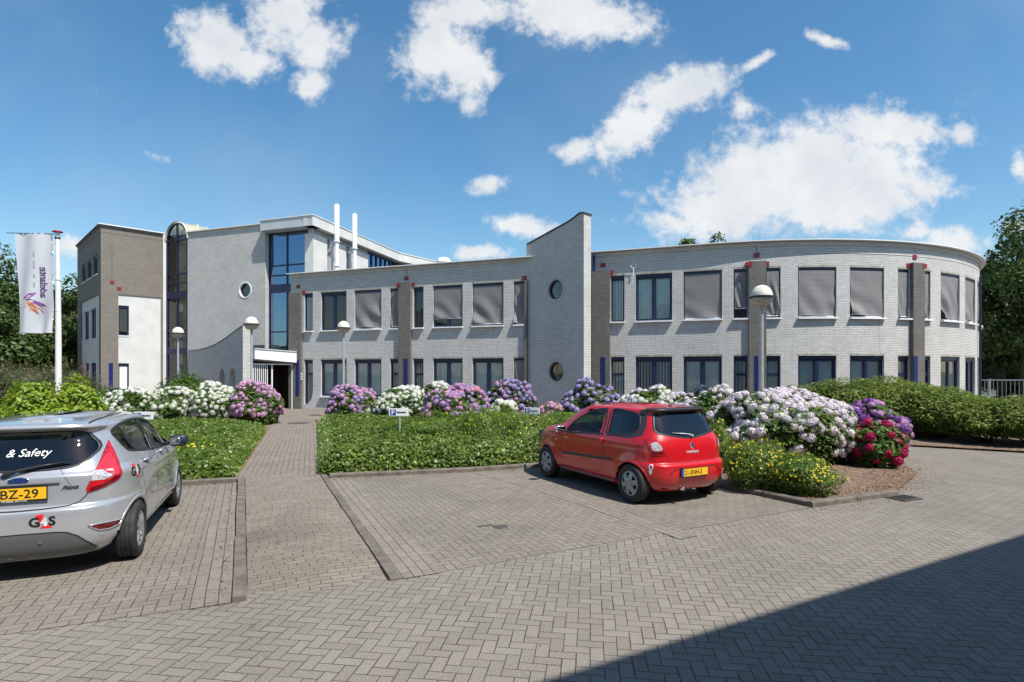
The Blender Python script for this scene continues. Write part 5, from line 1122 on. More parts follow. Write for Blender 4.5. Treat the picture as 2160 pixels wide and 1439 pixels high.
TW=Shape([(0.2,-0.38,2.9,0.7,5.6),(0.25,-0.44,2.97,0.76,5.6),(0.34,-0.5,3.04,0.805,5.6),(0.45,-0.527,3.07,0.822,5.6),(0.56,-0.53,3.06,0.826,5.6),(0.6,-0.515,3.05,0.826,5.6),
 (0.63,-0.47,3.03,0.825,5.6),(0.75,-0.462,2.96,0.822,5.6),(0.85,-0.448,2.86,0.812,5.7),(0.93,-0.425,2.66,0.795,5.8),(0.9763,-0.405,2.4,0.775,5.8),(1.0226,-0.38,2.2,0.752,5.9),
 (1.1337,-0.325,1.98,0.706,6),(1.2263,-0.275,1.8,0.666,6.1),(1.3096,-0.225,1.6,0.63,6.2),(1.342,-0.235,1.5,0.612,6.2),(1.3606,-0.285,1.42,0.6,6.2),(1.3837,-0.275,1.28,0.572,6.2),
 (1.4022,-0.17,1.12,0.52,5.6),(1.418,0.03,0.95,0.42,5),(1.4263,0.25,0.8,0.28,4.5),(1.43,0.45,0.62,0.08,4.2)],1.2,4.0,4.2,2.367,.018,.325)
CM = dict(silver=flakemat('silver car paint', (.50, .515, .54), .5, .26), red=flakemat('red car paint', (.50, .0, .005), .0, .34, .02), dark=flakemat('dark blue car paint', (.03, .04, .07), .5, .3),
          glass=glass('car glass', (.78, .84, .80), 1.45, boost=.7), dglass=glass('tinted car glass', (.07, .08, .08), 1.55, boost=1.5), rubber=mat('tyre rubber', (.022, .021, .02), .75, vary=.35, vscale=12, bump=.2),
          alloy=mat('alloy wheel', (.62, .63, .65), .28, .9), hub=mat('grey wheel cover', (.33, .33, .34), .4, .5, vary=.15, vscale=20), trim=mat('black plastic trim', (.018, .018, .02), .45), gtrim=mat('dark grey bumper insert', (.11, .112, .115), .5),
          redlens=mat('red lamp lens', (.48, .008, .012), .08, coat=1, vary=.35, vscale=18), deeplens=mat('dark red lens', (.12, .004, .006), .1, coat=1), clear=mat('clear lamp lens', (.62, .58, .58), .12, .3, coat=1, vary=.35, vscale=40), chrome=mat('chrome', (.75, .76, .78), .12, 1), badge_silver=mat('silver lettering', (.72, .73, .75), .3, .4),
          plate=mat('yellow number plate', (.82, .46, .015), .35), seat=mat('dark seat fabric', (.035, .035, .038), .9), dash=mat('dashboard', (.03, .03, .032), .7), inner=mat('grey door lining', (.12, .12, .12), .8),
          grey_pillar=mat('dark grey pillar panel', (.035, .035, .04), .4), seam=mat('panel gap', (.006, .006, .007), .8), blue_oval=mat('blue badge', (.01, .03, .16), .2, coat=1), eu=mat('blue plate strip', (.01, .06, .42), .4), logo_red=mat('red logo print', (.75, .01, .01), .4), logo_white=mat('white logo print', (.62, .62, .64), .4), mirror=mat('mirror glass', (.8, .82, .85), .03, 1))
def nrm_of(f, a, b, c0):
    e = .004; p = Vector(f(a, b)); n = (Vector(f(a + e, b)) - Vector(f(a - e, b))).cross(Vector(f(a, b + e)) - Vector(f(a, b - e)))
    if n.length < 1e-12: return Vector((0, 0, 1))
    n.normalize(); return n if n.dot(p - Vector(c0)) > 0 else -n
C0 = (1.2, 0, .7)
def inpoly(x, y, P):
    c = False; j = len(P) - 1
    for i in range(len(P)):
        if (P[i][1] > y) != (P[j][1] > y) and x < (P[j][0] - P[i][0]) * (y - P[i][1]) / (P[j][1] - P[i][1]) + P[i][0]: c = not c
        j = i
    return c
def resample(P, st, closed=True):
    out = []; n = len(P)
    for i in range(n if closed else n - 1):
        a, b = P[i], P[(i + 1) % n]; L = math.hypot(b[0] - a[0], b[1] - a[1]); k = max(1, math.ceil(L / st)); out += [(a[0] + (b[0] - a[0]) * q / k, a[1] + (b[1] - a[1]) * q / k) for q in range(k)]
    return out if closed else out + [P[-1]]
def rounded(P, it=2):
    for _ in range(it): P = [q for i in range(len(P)) for q in ((P[i][0] * .78 + P[(i + 1) % len(P)][0] * .22, P[i][1] * .78 + P[(i + 1) % len(P)][1] * .22), (P[i][0] * .22 + P[(i + 1) % len(P)][0] * .78, P[i][1] * .22 + P[(i + 1) % len(P)][1] * .78))]
    return P
def patch(name, poly, f, off, m, parent, st=(.03, .03), skirt=.01, c0=C0, bulge=0):
    sx, sy = st; O = resample(poly, min(sx, sy)); V2 = [Vector(p) for p in O]; n = len(O); xs = [p[0] for p in O]; ys = [p[1] for p in O]; x = min(xs) + sx * .5
    while x < max(xs):
        y = min(ys) + sy * .5
        while y < max(ys):
            if inpoly(x, y, poly) and all(abs(x - p[0]) > sx * .35 or abs(y - p[1]) > sy * .35 for p in O): V2.append(Vector((x, y)))
            y += sy
        x += sx
    r = delaunay_2d_cdt(V2, [(i, (i + 1) % n) for i in range(n)], [], 1, 1e-6); vs = [tuple(v) for v in r[0]]; fs = [tuple(t) for t in r[2]]
    cxm, cym = sum(xs) / n, sum(ys) / n; hx, hy = (max(xs) - min(xs)) / 2, (max(ys) - min(ys)) / 2
    P3 = []
    for a, b in vs:
        k = max(0, 1 - ((a - cxm) / hx) ** 2) * max(0, 1 - ((b - cym) / hy) ** 2) if bulge else 0
        P3.append(Vector(f(a, b)) + nrm_of(f, a, b, c0) * (off + bulge * k))
    F = []
    for t in fs:
        nn = (P3[t[1]] - P3[t[0]]).cross(P3[t[2]] - P3[t[0]]); F.append(t if nn.dot(sum((P3[q] for q in t), Vector()) / 3 - Vector(c0)) > 0 else t[::-1])
    mb = MB(); mb.mesh(P3, F)
    if skirt:
        top = [Vector(f(*p)) + nrm_of(f, *p, c0) * off for p in O]; bot = [Vector(f(*p)) - nrm_of(f, *p, c0) * skirt for p in O]
        mb.mesh(top + bot, [(i, (i + 1) % n, n + (i + 1) % n, n + i) for i in range(n)])
    o = mb.build(name, m, parent, smooth=True)
    try: o.data.set_sharp_from_angle(angle=R(50))
    except Exception: pass
    return o
def ribbon(mb, line, f, wd, off, closed=False, st=.03, c0=C0, sc2=(1, 1), rise=0):
    L = resample(line, st, closed); n = len(L); rows = []
    for i in range(n):
        a = L[(i - 1) % n] if closed or i else L[i]; b = L[(i + 1) % n] if closed or i < n - 1 else L[i]; dx, dy = (b[0] - a[0]) / sc2[0], (b[1] - a[1]) / sc2[1]; l = math.hypot(dx, dy) or 1; nx_, ny_ = -dy / l * sc2[0], dx / l * sc2[1]
        row = []
        for k, o_ in ((-.5, 0), (-.4, off), (.4, off), (.5, 0)):
            p = (L[i][0] + nx_ * wd * k, L[i][1] + ny_ * wd * k); row.append(Vector(f(*p)) + nrm_of(f, *p, c0) * (o_ if o_ else -.004))
        rows.append(row)
    V = [p for r in rows for p in r]; F = []
    for i in range(n if closed else n - 1):
        j = (i + 1) % n
        for k in range(3): F.append((i * 4 + k, i * 4 + k + 1, j * 4 + k + 1, j * 4 + k))
    q = F[len(F) // 2]; nn = (V[q[1]] - V[q[0]]).cross(V[q[2]] - V[q[0]])
    mb.mesh(V, F if nn.dot(V[q[0]] - Vector(c0)) > 0 else [t[::-1] for t in F])
def hull(sh, holes_side, holes_rear, holes_front, m, parent, archr):
    ts = [i / 150 * 2 - 1 for i in range(301)]; zs = [sh.z0 + (sh.z1 - sh.z0) * i / 130 for i in range(131)]
    us = [.03 * k for k in range(1, 31)]; n_r, n_f = sh.row(.8)[3], sh.nf
    e1 = [math.asin(u ** (n_r / 2)) / math.pi for u in us]; e2 = [1 - math.asin(u ** (n_f / 2)) / math.pi for u in us]; ts = sorted(set([t for t in ts if .10 < abs(t) < .90] + [-1.0, 0.0, 1.0] + e1 + e2 + [-q for q in e1 + e2])); ts = [t for i, t in enumerate(ts) if i == 0 or t - ts[i - 1] > 1e-9]; nt = len(ts) - 1; V = [sh.pt(t, z) for z in zs for t in ts[:-1]]; F = []; 
    for j in range(len(zs) - 1):
        for i in range(nt):
            q = (j * nt + i, j * nt + (i + 1) % nt, (j + 1) * nt + (i + 1) % nt, (j + 1) * nt + i); c = [sum(V[k][d] for k in q) / 4 for d in range(3)]; sd_ = 1 if c[1] > 0 else -1
            xr, xf, w_, _ = sh.row(c[2])
            if abs(c[1]) > w_ * .45:
                if any(inpoly(c[0], c[2], h) for h in holes_side): continue
                if abs(c[1]) > w_ * .75 and any(math.hypot(c[0] - ax, c[2] - .29) < archr for ax in (0, sh.wb)): continue
            if c[0] < sh.xc and any(inpoly(abs(c[1]), c[2], h) for h in holes_rear) and abs(c[1]) < w_ * .93: continue
            if c[0] > sh.xc and any(inpoly(abs(c[1]), c[2], h) for h in holes_front) and abs(c[1]) < w_ * .93: continue
            F.append(q[::-1])
    b = len(V); V.append((sh.xc, 0, sh.z1 + .0005)); F += [(b, (len(zs) - 1) * nt + (i + 1) % nt, (len(zs) - 1) * nt + i)[::-1] for i in range(nt)]
    mb = MB(); mb.mesh(V, F); return mb.build('body', m, parent, smooth=True)
def wheel(parent, x, y, sg, r, wd, style, steer=0):
    w_ = empty('wheel', (x, y, r), steer); w_.parent = parent
    n = 48; hw = wd / 2; prof = [(r * .62, hw * .72), (r * .70, hw * .98), (r * .88, hw * 1.0), (r * .965, hw * .86), (r, hw * .70)]
    for k in (-.42, 0, .42): prof += [(r, hw * (-k + .05) if False else hw * (.42 - .0 + k * -1) + .006)] if False else []
    g = []
    for q in (.42, .0, -.42): g += [(r, hw * q + .006), (r - .009, hw * q + .004), (r - .009, hw * q - .004), (r, hw * q - .006)]
    prof = prof + g + [(a, -b) for a, b in prof[::-1]]
    t_ = MB(); t_.lathe(prof, (0, 0, 0), n, axis='y')
    for k in range(44):
        a = 2 * math.pi * k / 44
        for q in (.56, -.56, .21, -.21): t_.box((0, 0, 0), (0, 0, 0)) if False else None
    t_.build('tyre', CM['rubber'], w_, smooth=True, auto=40)
    rm_ = MB(); o = sg * hw; rr = r * .64
    rm_.lathe([(rr, o * .86), (rr - .012, o * .90), (rr - .022, o * .82), (rr - .03, o * .3), (rr - .03, -o * .5)], (0, 0, 0), 40, axis='y')
    if style == 'alloy':
        for k in range(8):
            a = 2 * math.pi * k / 8 + .2
            for da in (-.13, .13):
                ca, sa = math.cos(a + da * .3), math.sin(a + da * .3); cb, sb = math.cos(a + da), math.sin(a + da); tx, tz = -math.sin(a), math.cos(a); h = .011
                A = [(.035 * ca + tx * k2 * h, o * (.82 if e else .6), .035 * sa + tz * k2 * h) for e in (1, 0) for k2 in (-1, 1)]; B = [((rr - .02) * cb + tx * k2 * h * 1.3, o * (.86 if e else .6), (rr - .02) * sb + tz * k2 * h * 1.3) for e in (1, 0) for k2 in (-1, 1)]
                rm_.mesh(A + B, [(0, 1, 5, 4), (0, 4, 6, 2), (1, 3, 7, 5), (2, 6, 7, 3)])
        rm_.lathe([(0, o * .90), (.03, o * .88), (.05, o * .80), (.05, o * .5)], (0, 0, 0), 20, axis='y')
        rm_.build('rim', CM['alloy'], w_, smooth=True, auto=35)
    else:
        class PP:  # wheel plane
            def pt(s, a, b, d=0): return (a, o * .80 + sg * (d + .028 * (1 - (a * a + b * b) / rr ** 2)), b)
        holes = []
        for k in range(6):
            a = 2 * math.pi * k / 6 + .3; r0, r1 = rr * .52, rr * .86; holes.append([(rad * math.cos(a + s), rad * math.sin(a + s)) for rad, s in ((r0, -.10), (r1, -.27), (r1 * 1.02, 0), (r1, .27), (r0, .10))][::-1])
        plate('x', PP(), circ(0, 0, rr - .004, 40), holes, -.012, .004, None, None, mb=rm_); rm_.lathe([(0, o * 1.0), (.03, o * .99), (.036, o * .9)], (0, 0, 0), 18, axis='y'); rm_.build('rim', CM['hub'], w_)
    d = MB(); d.lathe([(0, o * .25), (rr - .025, o * .25)], (0, 0, 0), 30, axis='y'); d.lathe([(0, o * .35), (.12, o * .35), (.12, o * .2)], (0, 0, 0), 24, axis='y'); d.build('brake_disc', CM['trim'], w_)
    return w_
def rbox(mb, c, s, rx=0, k=.25, n=6, m_=5):
    """soft box (superellipsoid)"""
    us, vs = 20, 12; V = []; sp = lambda v, e: math.copysign(abs(v) ** e, v)
    for j in range(vs + 1):
        p = -math.pi / 2 + math.pi * j / vs
        for i in range(us):
            t_ = 2 * math.pi * i / us; x, y, z = s[0] / 2 * sp(math.cos(p), k) * sp(math.cos(t_), k), s[1] / 2 * sp(math.cos(p), k) * sp(math.sin(t_), k), s[2] / 2 * sp(math.sin(p), k)
            x, z = x * math.cos(rx) + z * math.sin(rx), -x * math.sin(rx) + z * math.cos(rx); V.append((c[0] + x, c[1] + y, c[2] + z))
    mb.mesh(V, [(j * us + i, j * us + (i + 1) % us, (j + 1) * us + (i + 1) % us, (j + 1) * us + i) for j in range(vs) for i in range(us)])
def interior(sh, root, belt, dashx):
    mb = MB(); w_ = sh.row(.7)[2]
    for z0, z1, y in ((.22, belt, w_ - .28),): 
        mb.mesh([(-.38, -y, .3), (sh.wb + .2, -y, .3), (sh.wb + .2, y, .3), (-.38, y, .3)], [(0, 1, 2, 3)])
    for ys in (-1, 1): mb.mesh([(.42, ys * (w_ - .05), .24), (sh.wb - .42, ys * (w_ - .05), .24), (sh.wb - .42, ys * (w_ - .10), belt), (.42, ys * (w_ - .10), belt)], [(0, 1, 2, 3)]); mb.mesh([(-.42, ys * (w_ - .27), .24), (sh.wb + .7, ys * (w_ - .27), .24), (sh.wb + .7, ys * (w_ - .27), .8), (-.42, ys * (w_ - .27), belt)], [(0, 1, 2, 3)])
    mb.mesh([(-.42, -w_ + .27, .24), (-.42, w_ - .27, .24), (sh.wb + .7, w_ - .27, .24), (sh.wb + .7, -w_ + .27, .24)], [(0, 1, 2, 3)]); mb.mesh([(dashx, -w_ + .1, .3), (dashx, w_ - .1, .3), (dashx, w_ - .1, belt), (dashx, -w_ + .1, belt)], [(0, 1, 2, 3)])
    mb.mesh([(-.34, -w_ + .26, belt - .12), (.05, -w_ + .16, belt - .10), (.05, w_ - .16, belt - .10), (-.34, w_ - .26, belt - .12)], [(0, 1, 2, 3)])
    mb.build('interior_tub', CM['inner'], root)
    for y in (-.35, .35):
        s = MB(); rbox(s, (.98, y, .45), (.50, .46, .16)); rbox(s, (.72, y, .74), (.15, .46, .62), -.22); rbox(s, (.60, y, 1.13), (.10, .24, .17), -.15); s.tube([(.64, y - .05, .98), (.61, y - .05, 1.08)], .008, 6); s.tube([(.64, y + .05, .98), (.61, y + .05, 1.08)], .008, 6); s.build('seat', CM['seat'], root, smooth=True)
    s = MB(); rbox(s, (.32, 0, .45), (.46, 1.15, .16)); rbox(s, (.10, 0, .72), (.14, 1.15, .48), -.25); 
    for y in (-.38, .38): rbox(s, (.02, y, 1.02), (.09, .23, .12), -.2)
    s.build('rear_seat', CM['seat'], root, smooth=True)
    s = MB(); rbox(s, (dashx + .05, 0, belt - .10), (.42, 1.35, .24), .1); s.build('dashboard', CM['dash'], root, smooth=True)
    s = MB(); c = Vector((dashx - .30, .36, belt - .01)); n = 28; ax = Vector((.85, 0, .5)).normalized(); u = Vector((0, 1, 0)); v = ax.cross(u)
    s.tube([c + (u * math.cos(2 * math.pi * k / n) + v * math.sin(2 * math.pi * k / n)) * .18 for k in range(n + 1)], .015, 8, caps=False)
    for a in (0, math.pi, -math.pi / 2): s.tube([c, c + (u * math.cos(a) + v * math.sin(a)) * .18], .016, 6)
    s.lathe([(0, .02), (.055, .015), (.06, -.02)], tuple(c), 14, axis='y'); s.tube([c, c + ax * .25], .03, 8); s.build('steering_wheel', CM['trim'], root, smooth=True)
def mirror_part(root, c, sg, m, size=(.12, .19, .14)):
    s = MB(); rbox(s, c, size, 0, .55); s.tube([(c[0] + .02, c[1] - sg * .07, c[2] - .03), (c[0] + .05, c[1] - sg * .19, c[2] - .05)], .022, 8); o = s.build('mirror', m, root, smooth=True)
    s = MB(); s.mesh([(c[0] - size[0] * .5 - .004, c[1] + a * size[1] * .40, c[2] + b * size[2] * .36) for a, b in ((-1, -1), (1, -.8), (1, .75), (-1, .9))], [(0, 1, 2, 3)]); s.build('mirror_glass', CM['mirror'], o); return o
def mir(P): return [(-a, b) for a, b in P][::-1]
def sym(P): return P + [(-a, b) for a, b in P[::-1] if abs(a) > 1e-6]

# ---------------------------------------------------------------- silver hatchback with five doors
def silver_car():
    sh = FI; sh.crease = lambda x, z: .010 * math.exp(-((z - (.86 + .05 * max(0, 1.2 - x))) / .035) ** 2) - .014 * math.exp(-((z - .62) / .11) ** 2) * (1 / (1 + math.exp(-(x - .45) * 12))) * (1 / (1 + math.exp((x - 2.05) * 12))) + .010 * math.exp(-((z - .36) / .05) ** 2)
    sh.cache.clear()
    o = empty('parked_car', (-4.743, 5.725, .004), .387 + math.pi / 2, 'silver hatchback with logo stickers on bumper and flank, parked at the left', 'car', 'parked cars')
    side_win = [(-.04, 1.315), (.02, 1.345), (.15, 1.372), (.40, 1.393), (.75, 1.398), (1.1, 1.383), (1.4, 1.333), (1.62, 1.262), (1.82, 1.16), (1.98, 1.045), (2.04, .975), (1.6, .985), (1.1, 1.01), (.6, 1.048), (.25, 1.09), (.09, 1.113), (.02, 1.20)]
    rear_win = [(0, 1.378), (.30, 1.374), (.455, 1.345), (.555, 1.24), (.572, 1.205), (.545, 1.15), (.43, 1.045), (.25, 1.026), (0, 1.020)]
    fr_win = [(0, 1.36), (.45, 1.34), (.62, 1.10), (.68, 1.03), (0, 1.01)]
    side_win = rounded(side_win, 1); rear_win = [(0, 1.378), (.30, 1.374), (.42, 1.358), (.475, 1.33), (.55, 1.245), (.566, 1.205), (.555, 1.165), (.50, 1.10), (.43, 1.050), (.34, 1.033), (.20, 1.024), (0, 1.020)]
    body = hull(sh, [side_win], [rear_win], [fr_win], CM['silver'], o, .335)
    for sg in (-1, 1):
        f = lambda x, z, sg=sg: sh.side(x, z, sg)
        mb = MB(); ribbon(mb, side_win, f, .027, .004, True); 
        ribbon(mb, [(.93, 1.015), (1.02, 1.20), (.99, 1.392)], f, .055, .007); ribbon(mb, [(.30, 1.08), (.22, 1.20), (.165, 1.372)], f, .028, .007); ribbon(mb, [(1.62, .985), (1.72, 1.20)], f, .03, .006); mb.build('window_frame', CM['trim'], o, smooth=True)
        patch('side_window', [q for q in side_win if True], f, -.012, CM['glass'], o, (.07, .04), 0)
        mb = MB(); ribbon(mb, [(.34, 1.05), (.30, .98), (.20, .86), (.26, .70)], f, .007, .0008); ribbon(mb, [(.93, 1.0), (.95, .70), (.93, .30), (1.0, .26)], f, .007, .0008); ribbon(mb, [(1.0, .26), (2.0, .26), (2.03, .5), (1.98, .95)], f, .007, .0008); ribbon(mb, [(.26, .70), (.40, .50), (.46, .28), (.93, .27)], f, .007, .0008)
        ribbon(mb, [(2.04, .96), (2.5, .80), (2.62, .70)], f, .006, .0008); mb.build('panel_gap', CM['seam'], o)
        for ax in (0, sh.wb): mb = MB(); ribbon(mb, [(ax + .342 * math.cos(t), .29 + .342 * math.sin(t)) for t in [math.pi * (.03 + .90 * k / 24) for k in range(25)]], f, .034, .006); mb.build('arch_lip', CM['silver'], o, smooth=True)
        mb = MB(); ribbon(mb, [(.36, .245), (2.10, .245)], f, .07, .012); mb.build('sill_strip', CM['silver'], o, smooth=True)
        for hx in (.30, 1.12):
            h = MB(); a = Vector(f(hx, .965)); b = Vector(f(hx + .19, .955)); n = nrm_of(f, hx + .1, .96, C0); h.tube([a, a + n * .032 + (b - a) * .15, b - (b - a) * .15 + n * .035, b], [.010, .014, .014, .010], 10); ho = h.build('door_handle', CM['silver'], o, smooth=True)
            patch('handle_recess', [(hx + .095 + .065 * math.cos(t), .957 + .032 * math.sin(t)) for t in [k * math.pi / 8 for k in range(16)]], f, .001, CM['gtrim'], ho, (.05, .03), 0)
        # roof channel
    for sg in (-1, 1):
        mb = MB(); g = lambda x, z: 0
        pts = [Vector((x, sg * (.46 - .055 * max(0, x - 1.0)), 0)) for x in [-.22 + .07 * k for k in range(20)]]; row = []
        for p in pts:
            lo, hi = 1.40, sh.z1
            for _ in range(24):
                m_ = (lo + hi) / 2; y_ = abs(sh.side(p.x, m_, 1)[1]) if sh.row(m_)[0] < p.x < sh.row(m_)[1] else 0
                if y_ > abs(p.y): lo = m_
                else: hi = m_
            row.append(Vector((p.x, p.y, lo + .003)))
        mb.mesh([r + Vector((0, s * .011, .001 - .0 * s)) for r in row for s in (-1, 1)], [(2 * i, 2 * i + 1, 2 * i + 3, 2 * i + 2)[::1] for i in range(len(row) - 1)]); mb.build('roof_channel', CM['trim'], o)
    fr = lambda y, z: sh.rear(y, z)
    patch('rear_window', sym(rear_win), fr, -.010, CM['dglass'], o, (.06, .04), 0)
    mb = MB(); ribbon(mb, sym(rear_win), fr, .024, .003, True); mb.build('window_seal', CM['trim'], o, smooth=True)
    patch('windscreen', sym(fr_win), lambda y, z: sh.front(y, z), -.012, CM['glass'], o, (.08, .04), 0)
    # spoiler lip over the window
    mb = MB(); ribbon(mb, [(-.56, 1.40), (-.3, 1.408), (0, 1.41), (.3, 1.408), (.56, 1.40)], fr, .035, .018); mb.build('spoiler', CM['silver'], o, smooth=True)
    lamp_ = [(.254, 1.246), (.268, 1.147), (.272, 1.029), (.264, .926), (.243, .877), (.172, .825), (.101, .79), (.097, .827), (.115, .921), (.15, 1.02), (.197, 1.134)]
    inner = [(.235, 1.13), (.25, 1.03), (.245, .945), (.225, .91), (.165, .985), (.135, .990), (.165, 1.05), (.205, 1.12)]
    clr = [(.110, .900), (.128, .985), (.222, .978), (.214, .930), (.172, .895)]
    for s in (1, -1):
        mp = lambda P: P if s > 0 else mir(P)
        lo = patch('tail_light', mp(lamp_), lambda t, z: sh.pt(t, z), .010, CM['redlens'], o, (.012, .03), .006)
        patch('lamp_lens', mp(inner), lambda t, z: sh.pt(t, z), .014, mat('bright red lens', (.62, .03, .05), .1, coat=1, vary=.4, vscale=35) if s > 0 else CM['redlens'], lo, (.012, .03), .0)
        patch('clear_lens', mp(clr), lambda t, z: sh.pt(t, z), .0135, CM['clear'], lo, (.012, .03), 0)
        patch('lamp_lens', mp([(.108, .80), (.172, .836), (.238, .886), (.25, .915), (.214, .905), (.172, .865), (.11, .835)]), lambda t, z: sh.pt(t, z), .0135, CM['deeplens'], lo, (.012, .03), 0)
        mb = MB(); ribbon(mb, mp(lamp_), lambda t, z: sh.pt(t, z), .010, .004, True, .02, sc2=(.22, 1)); mb.build('lamp_seal', CM['seam'], lo)
        rp_ = mp([(.111, .482), (.165, .484), (.262, .470), (.248, .427), (.199, .412), (.156, .422), (.130, .452)])
        ro = patch('reflector', rp_, lambda t, z: sh.pt(t, z), .004, CM['deeplens'], o, (.012, .02), .004); mb = MB(); ribbon(mb, rp_, lambda t, z: sh.pt(t, z), .009, .009, True, .02, sc2=(.25, 1)); mb.build('reflector_bezel', CM['silver'], ro, smooth=True)
        hl = mp([(.80, .72), (.86, .70), (.90, .72), (.86, .82), (.80, .88), (.76, .86)]); patch('headlight', hl, lambda t, z: sh.pt(t, z), .006, CM['clear'], o, (.012, .02), .004)
        for (t0, z0) in ((.168, .372),): 
            q = Vector(sh.pt(s * t0, z0)); k = MB(); k.tube([q, q + nrm_of(sh.pt, s * t0, z0, C0) * .004], .016, 16); k.build('parking_sensor', CM['silver'], o)
    ins = [(0, .46), (.30, .458), (.38, .447), (.46, .40), (.54, .31), (.585, .25), (.565, .225), (0, .205)]
    patch('bumper_insert', sym(ins), fr, .0035, CM['gtrim'], o, (.05, .03), .004); mb = MB(); ribbon(mb, [(-.585, .25), (-.54, .31), (-.46, .40), (-.38, .447), (-.30, .458), (0, .462), (.30, .458), (.38, .447), (.46, .40), (.54, .31), (.585, .25)], fr, .009, .005); mb.build('bumper_seam', CM['seam'], o)
    for y in (-.18, .18): q = Vector(fr(y, .374)); k = MB(); k.tube([q, q + Vector((-.008, 0, 0))], .017, 16); k.build('parking_sensor', CM['gtrim'], o)
    mb = MB(); ribbon(mb, [(.535, .83), (.51, .765), (.46, .71), (.38, .685), (.2, .674), (0, .670), (-.2, .674), (-.38, .685), (-.46, .71), (-.51, .765), (-.535, .83)], fr, .011, .0012)
    ribbon(mb, [(-.30, 1.02), (-.36, .93), (-.40, .86)], fr, .005, .001); ribbon(mb, [(.30, 1.02), (.36, .93), (.40, .86)], fr, .005, .001); mb.build('tailgate_gap', CM['seam'], o)
    # recess for the plate
    patch('plate_recess', [(.36, .895), (-.31, .895), (-.27, .80), (-.22, .735), (.28, .735), (.33, .80)], fr, .001, CM['silver'], o, (.06, .03), 0); mb = MB(); ribbon(mb, [(.36, .905), (-.31, .905)], fr, .026, .012); mb.build('tailgate_trim', CM['gtrim'], o, smooth=True)
    x0 = fr(0, .82)[0] - .018; pl = MB(); pl.box((x0, .04, .819), (.012, .53, .136)); po = pl.build('number_plate', CM['trim'], o); pl = MB(); pl.box((x0 - .007, .04, .826), (.003, .515, .108)); pl.build('plate_face', CM['plate'], po)
    text_obj('BZ-29', .112, M['letter_black'], po, lambda x, y, z: Vector((x0 - .0095 - z, .127 - x, .788 + y)), name='plate_lettering', ext=.0006, sx=1.02, bold=.0012)
    text_obj('MOBIEL.AUTOS', .022, M['letter_white'], po, lambda x, y, z: Vector((x0 - .0065 - z, .115 - x, .7555 + y)), name='plate_lettering', ext=.0004, sx=1.25)
    ov = MB(); c = fr(.085, .944); R0 = [(.078 * math.cos(t), .030 * math.sin(t)) for t in [2 * math.pi * k / 28 for k in range(28)]]
    # badge
    pt_ = lambda a, b, e: Vector(fr(.0 + a, .944 + b)) + Vector((-e, 0, 0))
    V = [pt_(a, b, .001) for a, b in R0] + [pt_(a, b, .010) for a, b in R0] + [pt_(a * .86, b * .80, .010) for a, b in R0]; ov.mesh(V, [(i, (i + 1) % 28, 28 + (i + 1) % 28, 28 + i) for i in range(28)] + [(28 + i, 28 + (i + 1) % 28, 56 + (i + 1) % 28, 56 + i) for i in range(28)]); bo = ov.build('badge', CM['chrome'], o)
    ov = MB(); ov.mesh([pt_(a * .87, b * .82, .008) for a, b in R0], [tuple(range(28))]); ov.build('badge_face', CM['blue_oval'], bo); text_obj('Ford', .042, CM['chrome'], bo, lambda x, y, z: pt_(.047 - x, -.014 + y, .009 + z), shear=.4, ext=.0005, name='badge_lettering')
    text_obj('Fiesta', .052, CM['chrome'], o, lambda x, y, z: Vector(fr(-.325 - x, .838 + y + x * .04)) + Vector((-.004 - z, 0, 0)), name='badge_lettering', shear=.5, ext=.003, bold=.0012, sx=1.05)
    text_obj('& Safety', .105, M['letter_white'], o, lambda x, y, z: Vector(fr(.142 - x, 1.150 + y * .92)) + Vector((.004 - z, 0, .0)), name='window_lettering', shear=.28, ext=.0004, sx=.98)
    # sticker logo on bumper and flank
    def logo(fn, k=1.0):
        a = text_obj('G', .135, M['letter_black'], o, lambda x, y, z: fn(x, y, .0022), name='logo_sticker', ext=0, bold=.005); text_obj('S', .130, M['letter_black'], a, lambda x, y, z: fn(.165 + x, .006 + y, .0022), name='logo_letter', ext=0, bold=.005)
        for P_, m_, e in (([(.055, .118), (.125, .128), (.118, .085), (.098, .035)], CM['logo_red'], .003), ([(.098, -.022), (.105, -.008), (.112, .004), (.19, .004), (.192, -.022)], CM['logo_red'], .0026)):
            mb = MB(); mb.mesh([fn(u, v, e) for u, v in P_], [tuple(range(len(P_)))]); mb.build('logo_letter', m_, a)
        text_obj('4', .125, CM['logo_white'], a, lambda x, y, z: fn(.098 + x, .004 + y, .0034), name='logo_letter', ext=0, bold=.003)
    logo(lambda u, v, e: Vector(fr(-.097 - u * .90, .523 + v * .88)) + Vector((-e, 0, 0)))
    fs_ = lambda x, z: sh.side(x, z, -1)
    logo(lambda u, v, e: Vector(fs_(-.10 + u * 1.0, .855 + v * 1.0)) + nrm_of(fs_, -.10 + u, .86 + v, C0) * e)
    # wiper, mirrors, aerial
    mb = MB(); W = lambda y, z, e: Vector(fr(y, z)) + Vector((-e, 0, 0)); mb.tube([W(.12, .985, .02), W(.10, 1.0, .045), W(0, 1.035, .045), W(-.15, 1.065, .035), W(-.33, 1.085, .022)], [.020, .022, .014, .009, .005], 8); mb.tube([W(.02, 1.03, .015), W(-.36, 1.078, .012)], .006, 6); mb.build('wiper', CM['trim'], o, smooth=True)
    mirror_part(o, (1.52, -.99, 1.045), -1, CM['trim'], (.13, .22, .15)); mirror_part(o, (1.52, .99, 1.045), 1, CM['trim'], (.13, .22, .15))
    interior(sh, o, .93, 1.85)
    for x, y, s in ((0, .775, 1), (0, -.775, -1), (sh.wb, .775, 1), (sh.wb, -.765, -1)): wheel(o, x, y, s, .291, .185, 'alloy')
    return o
silver_car()

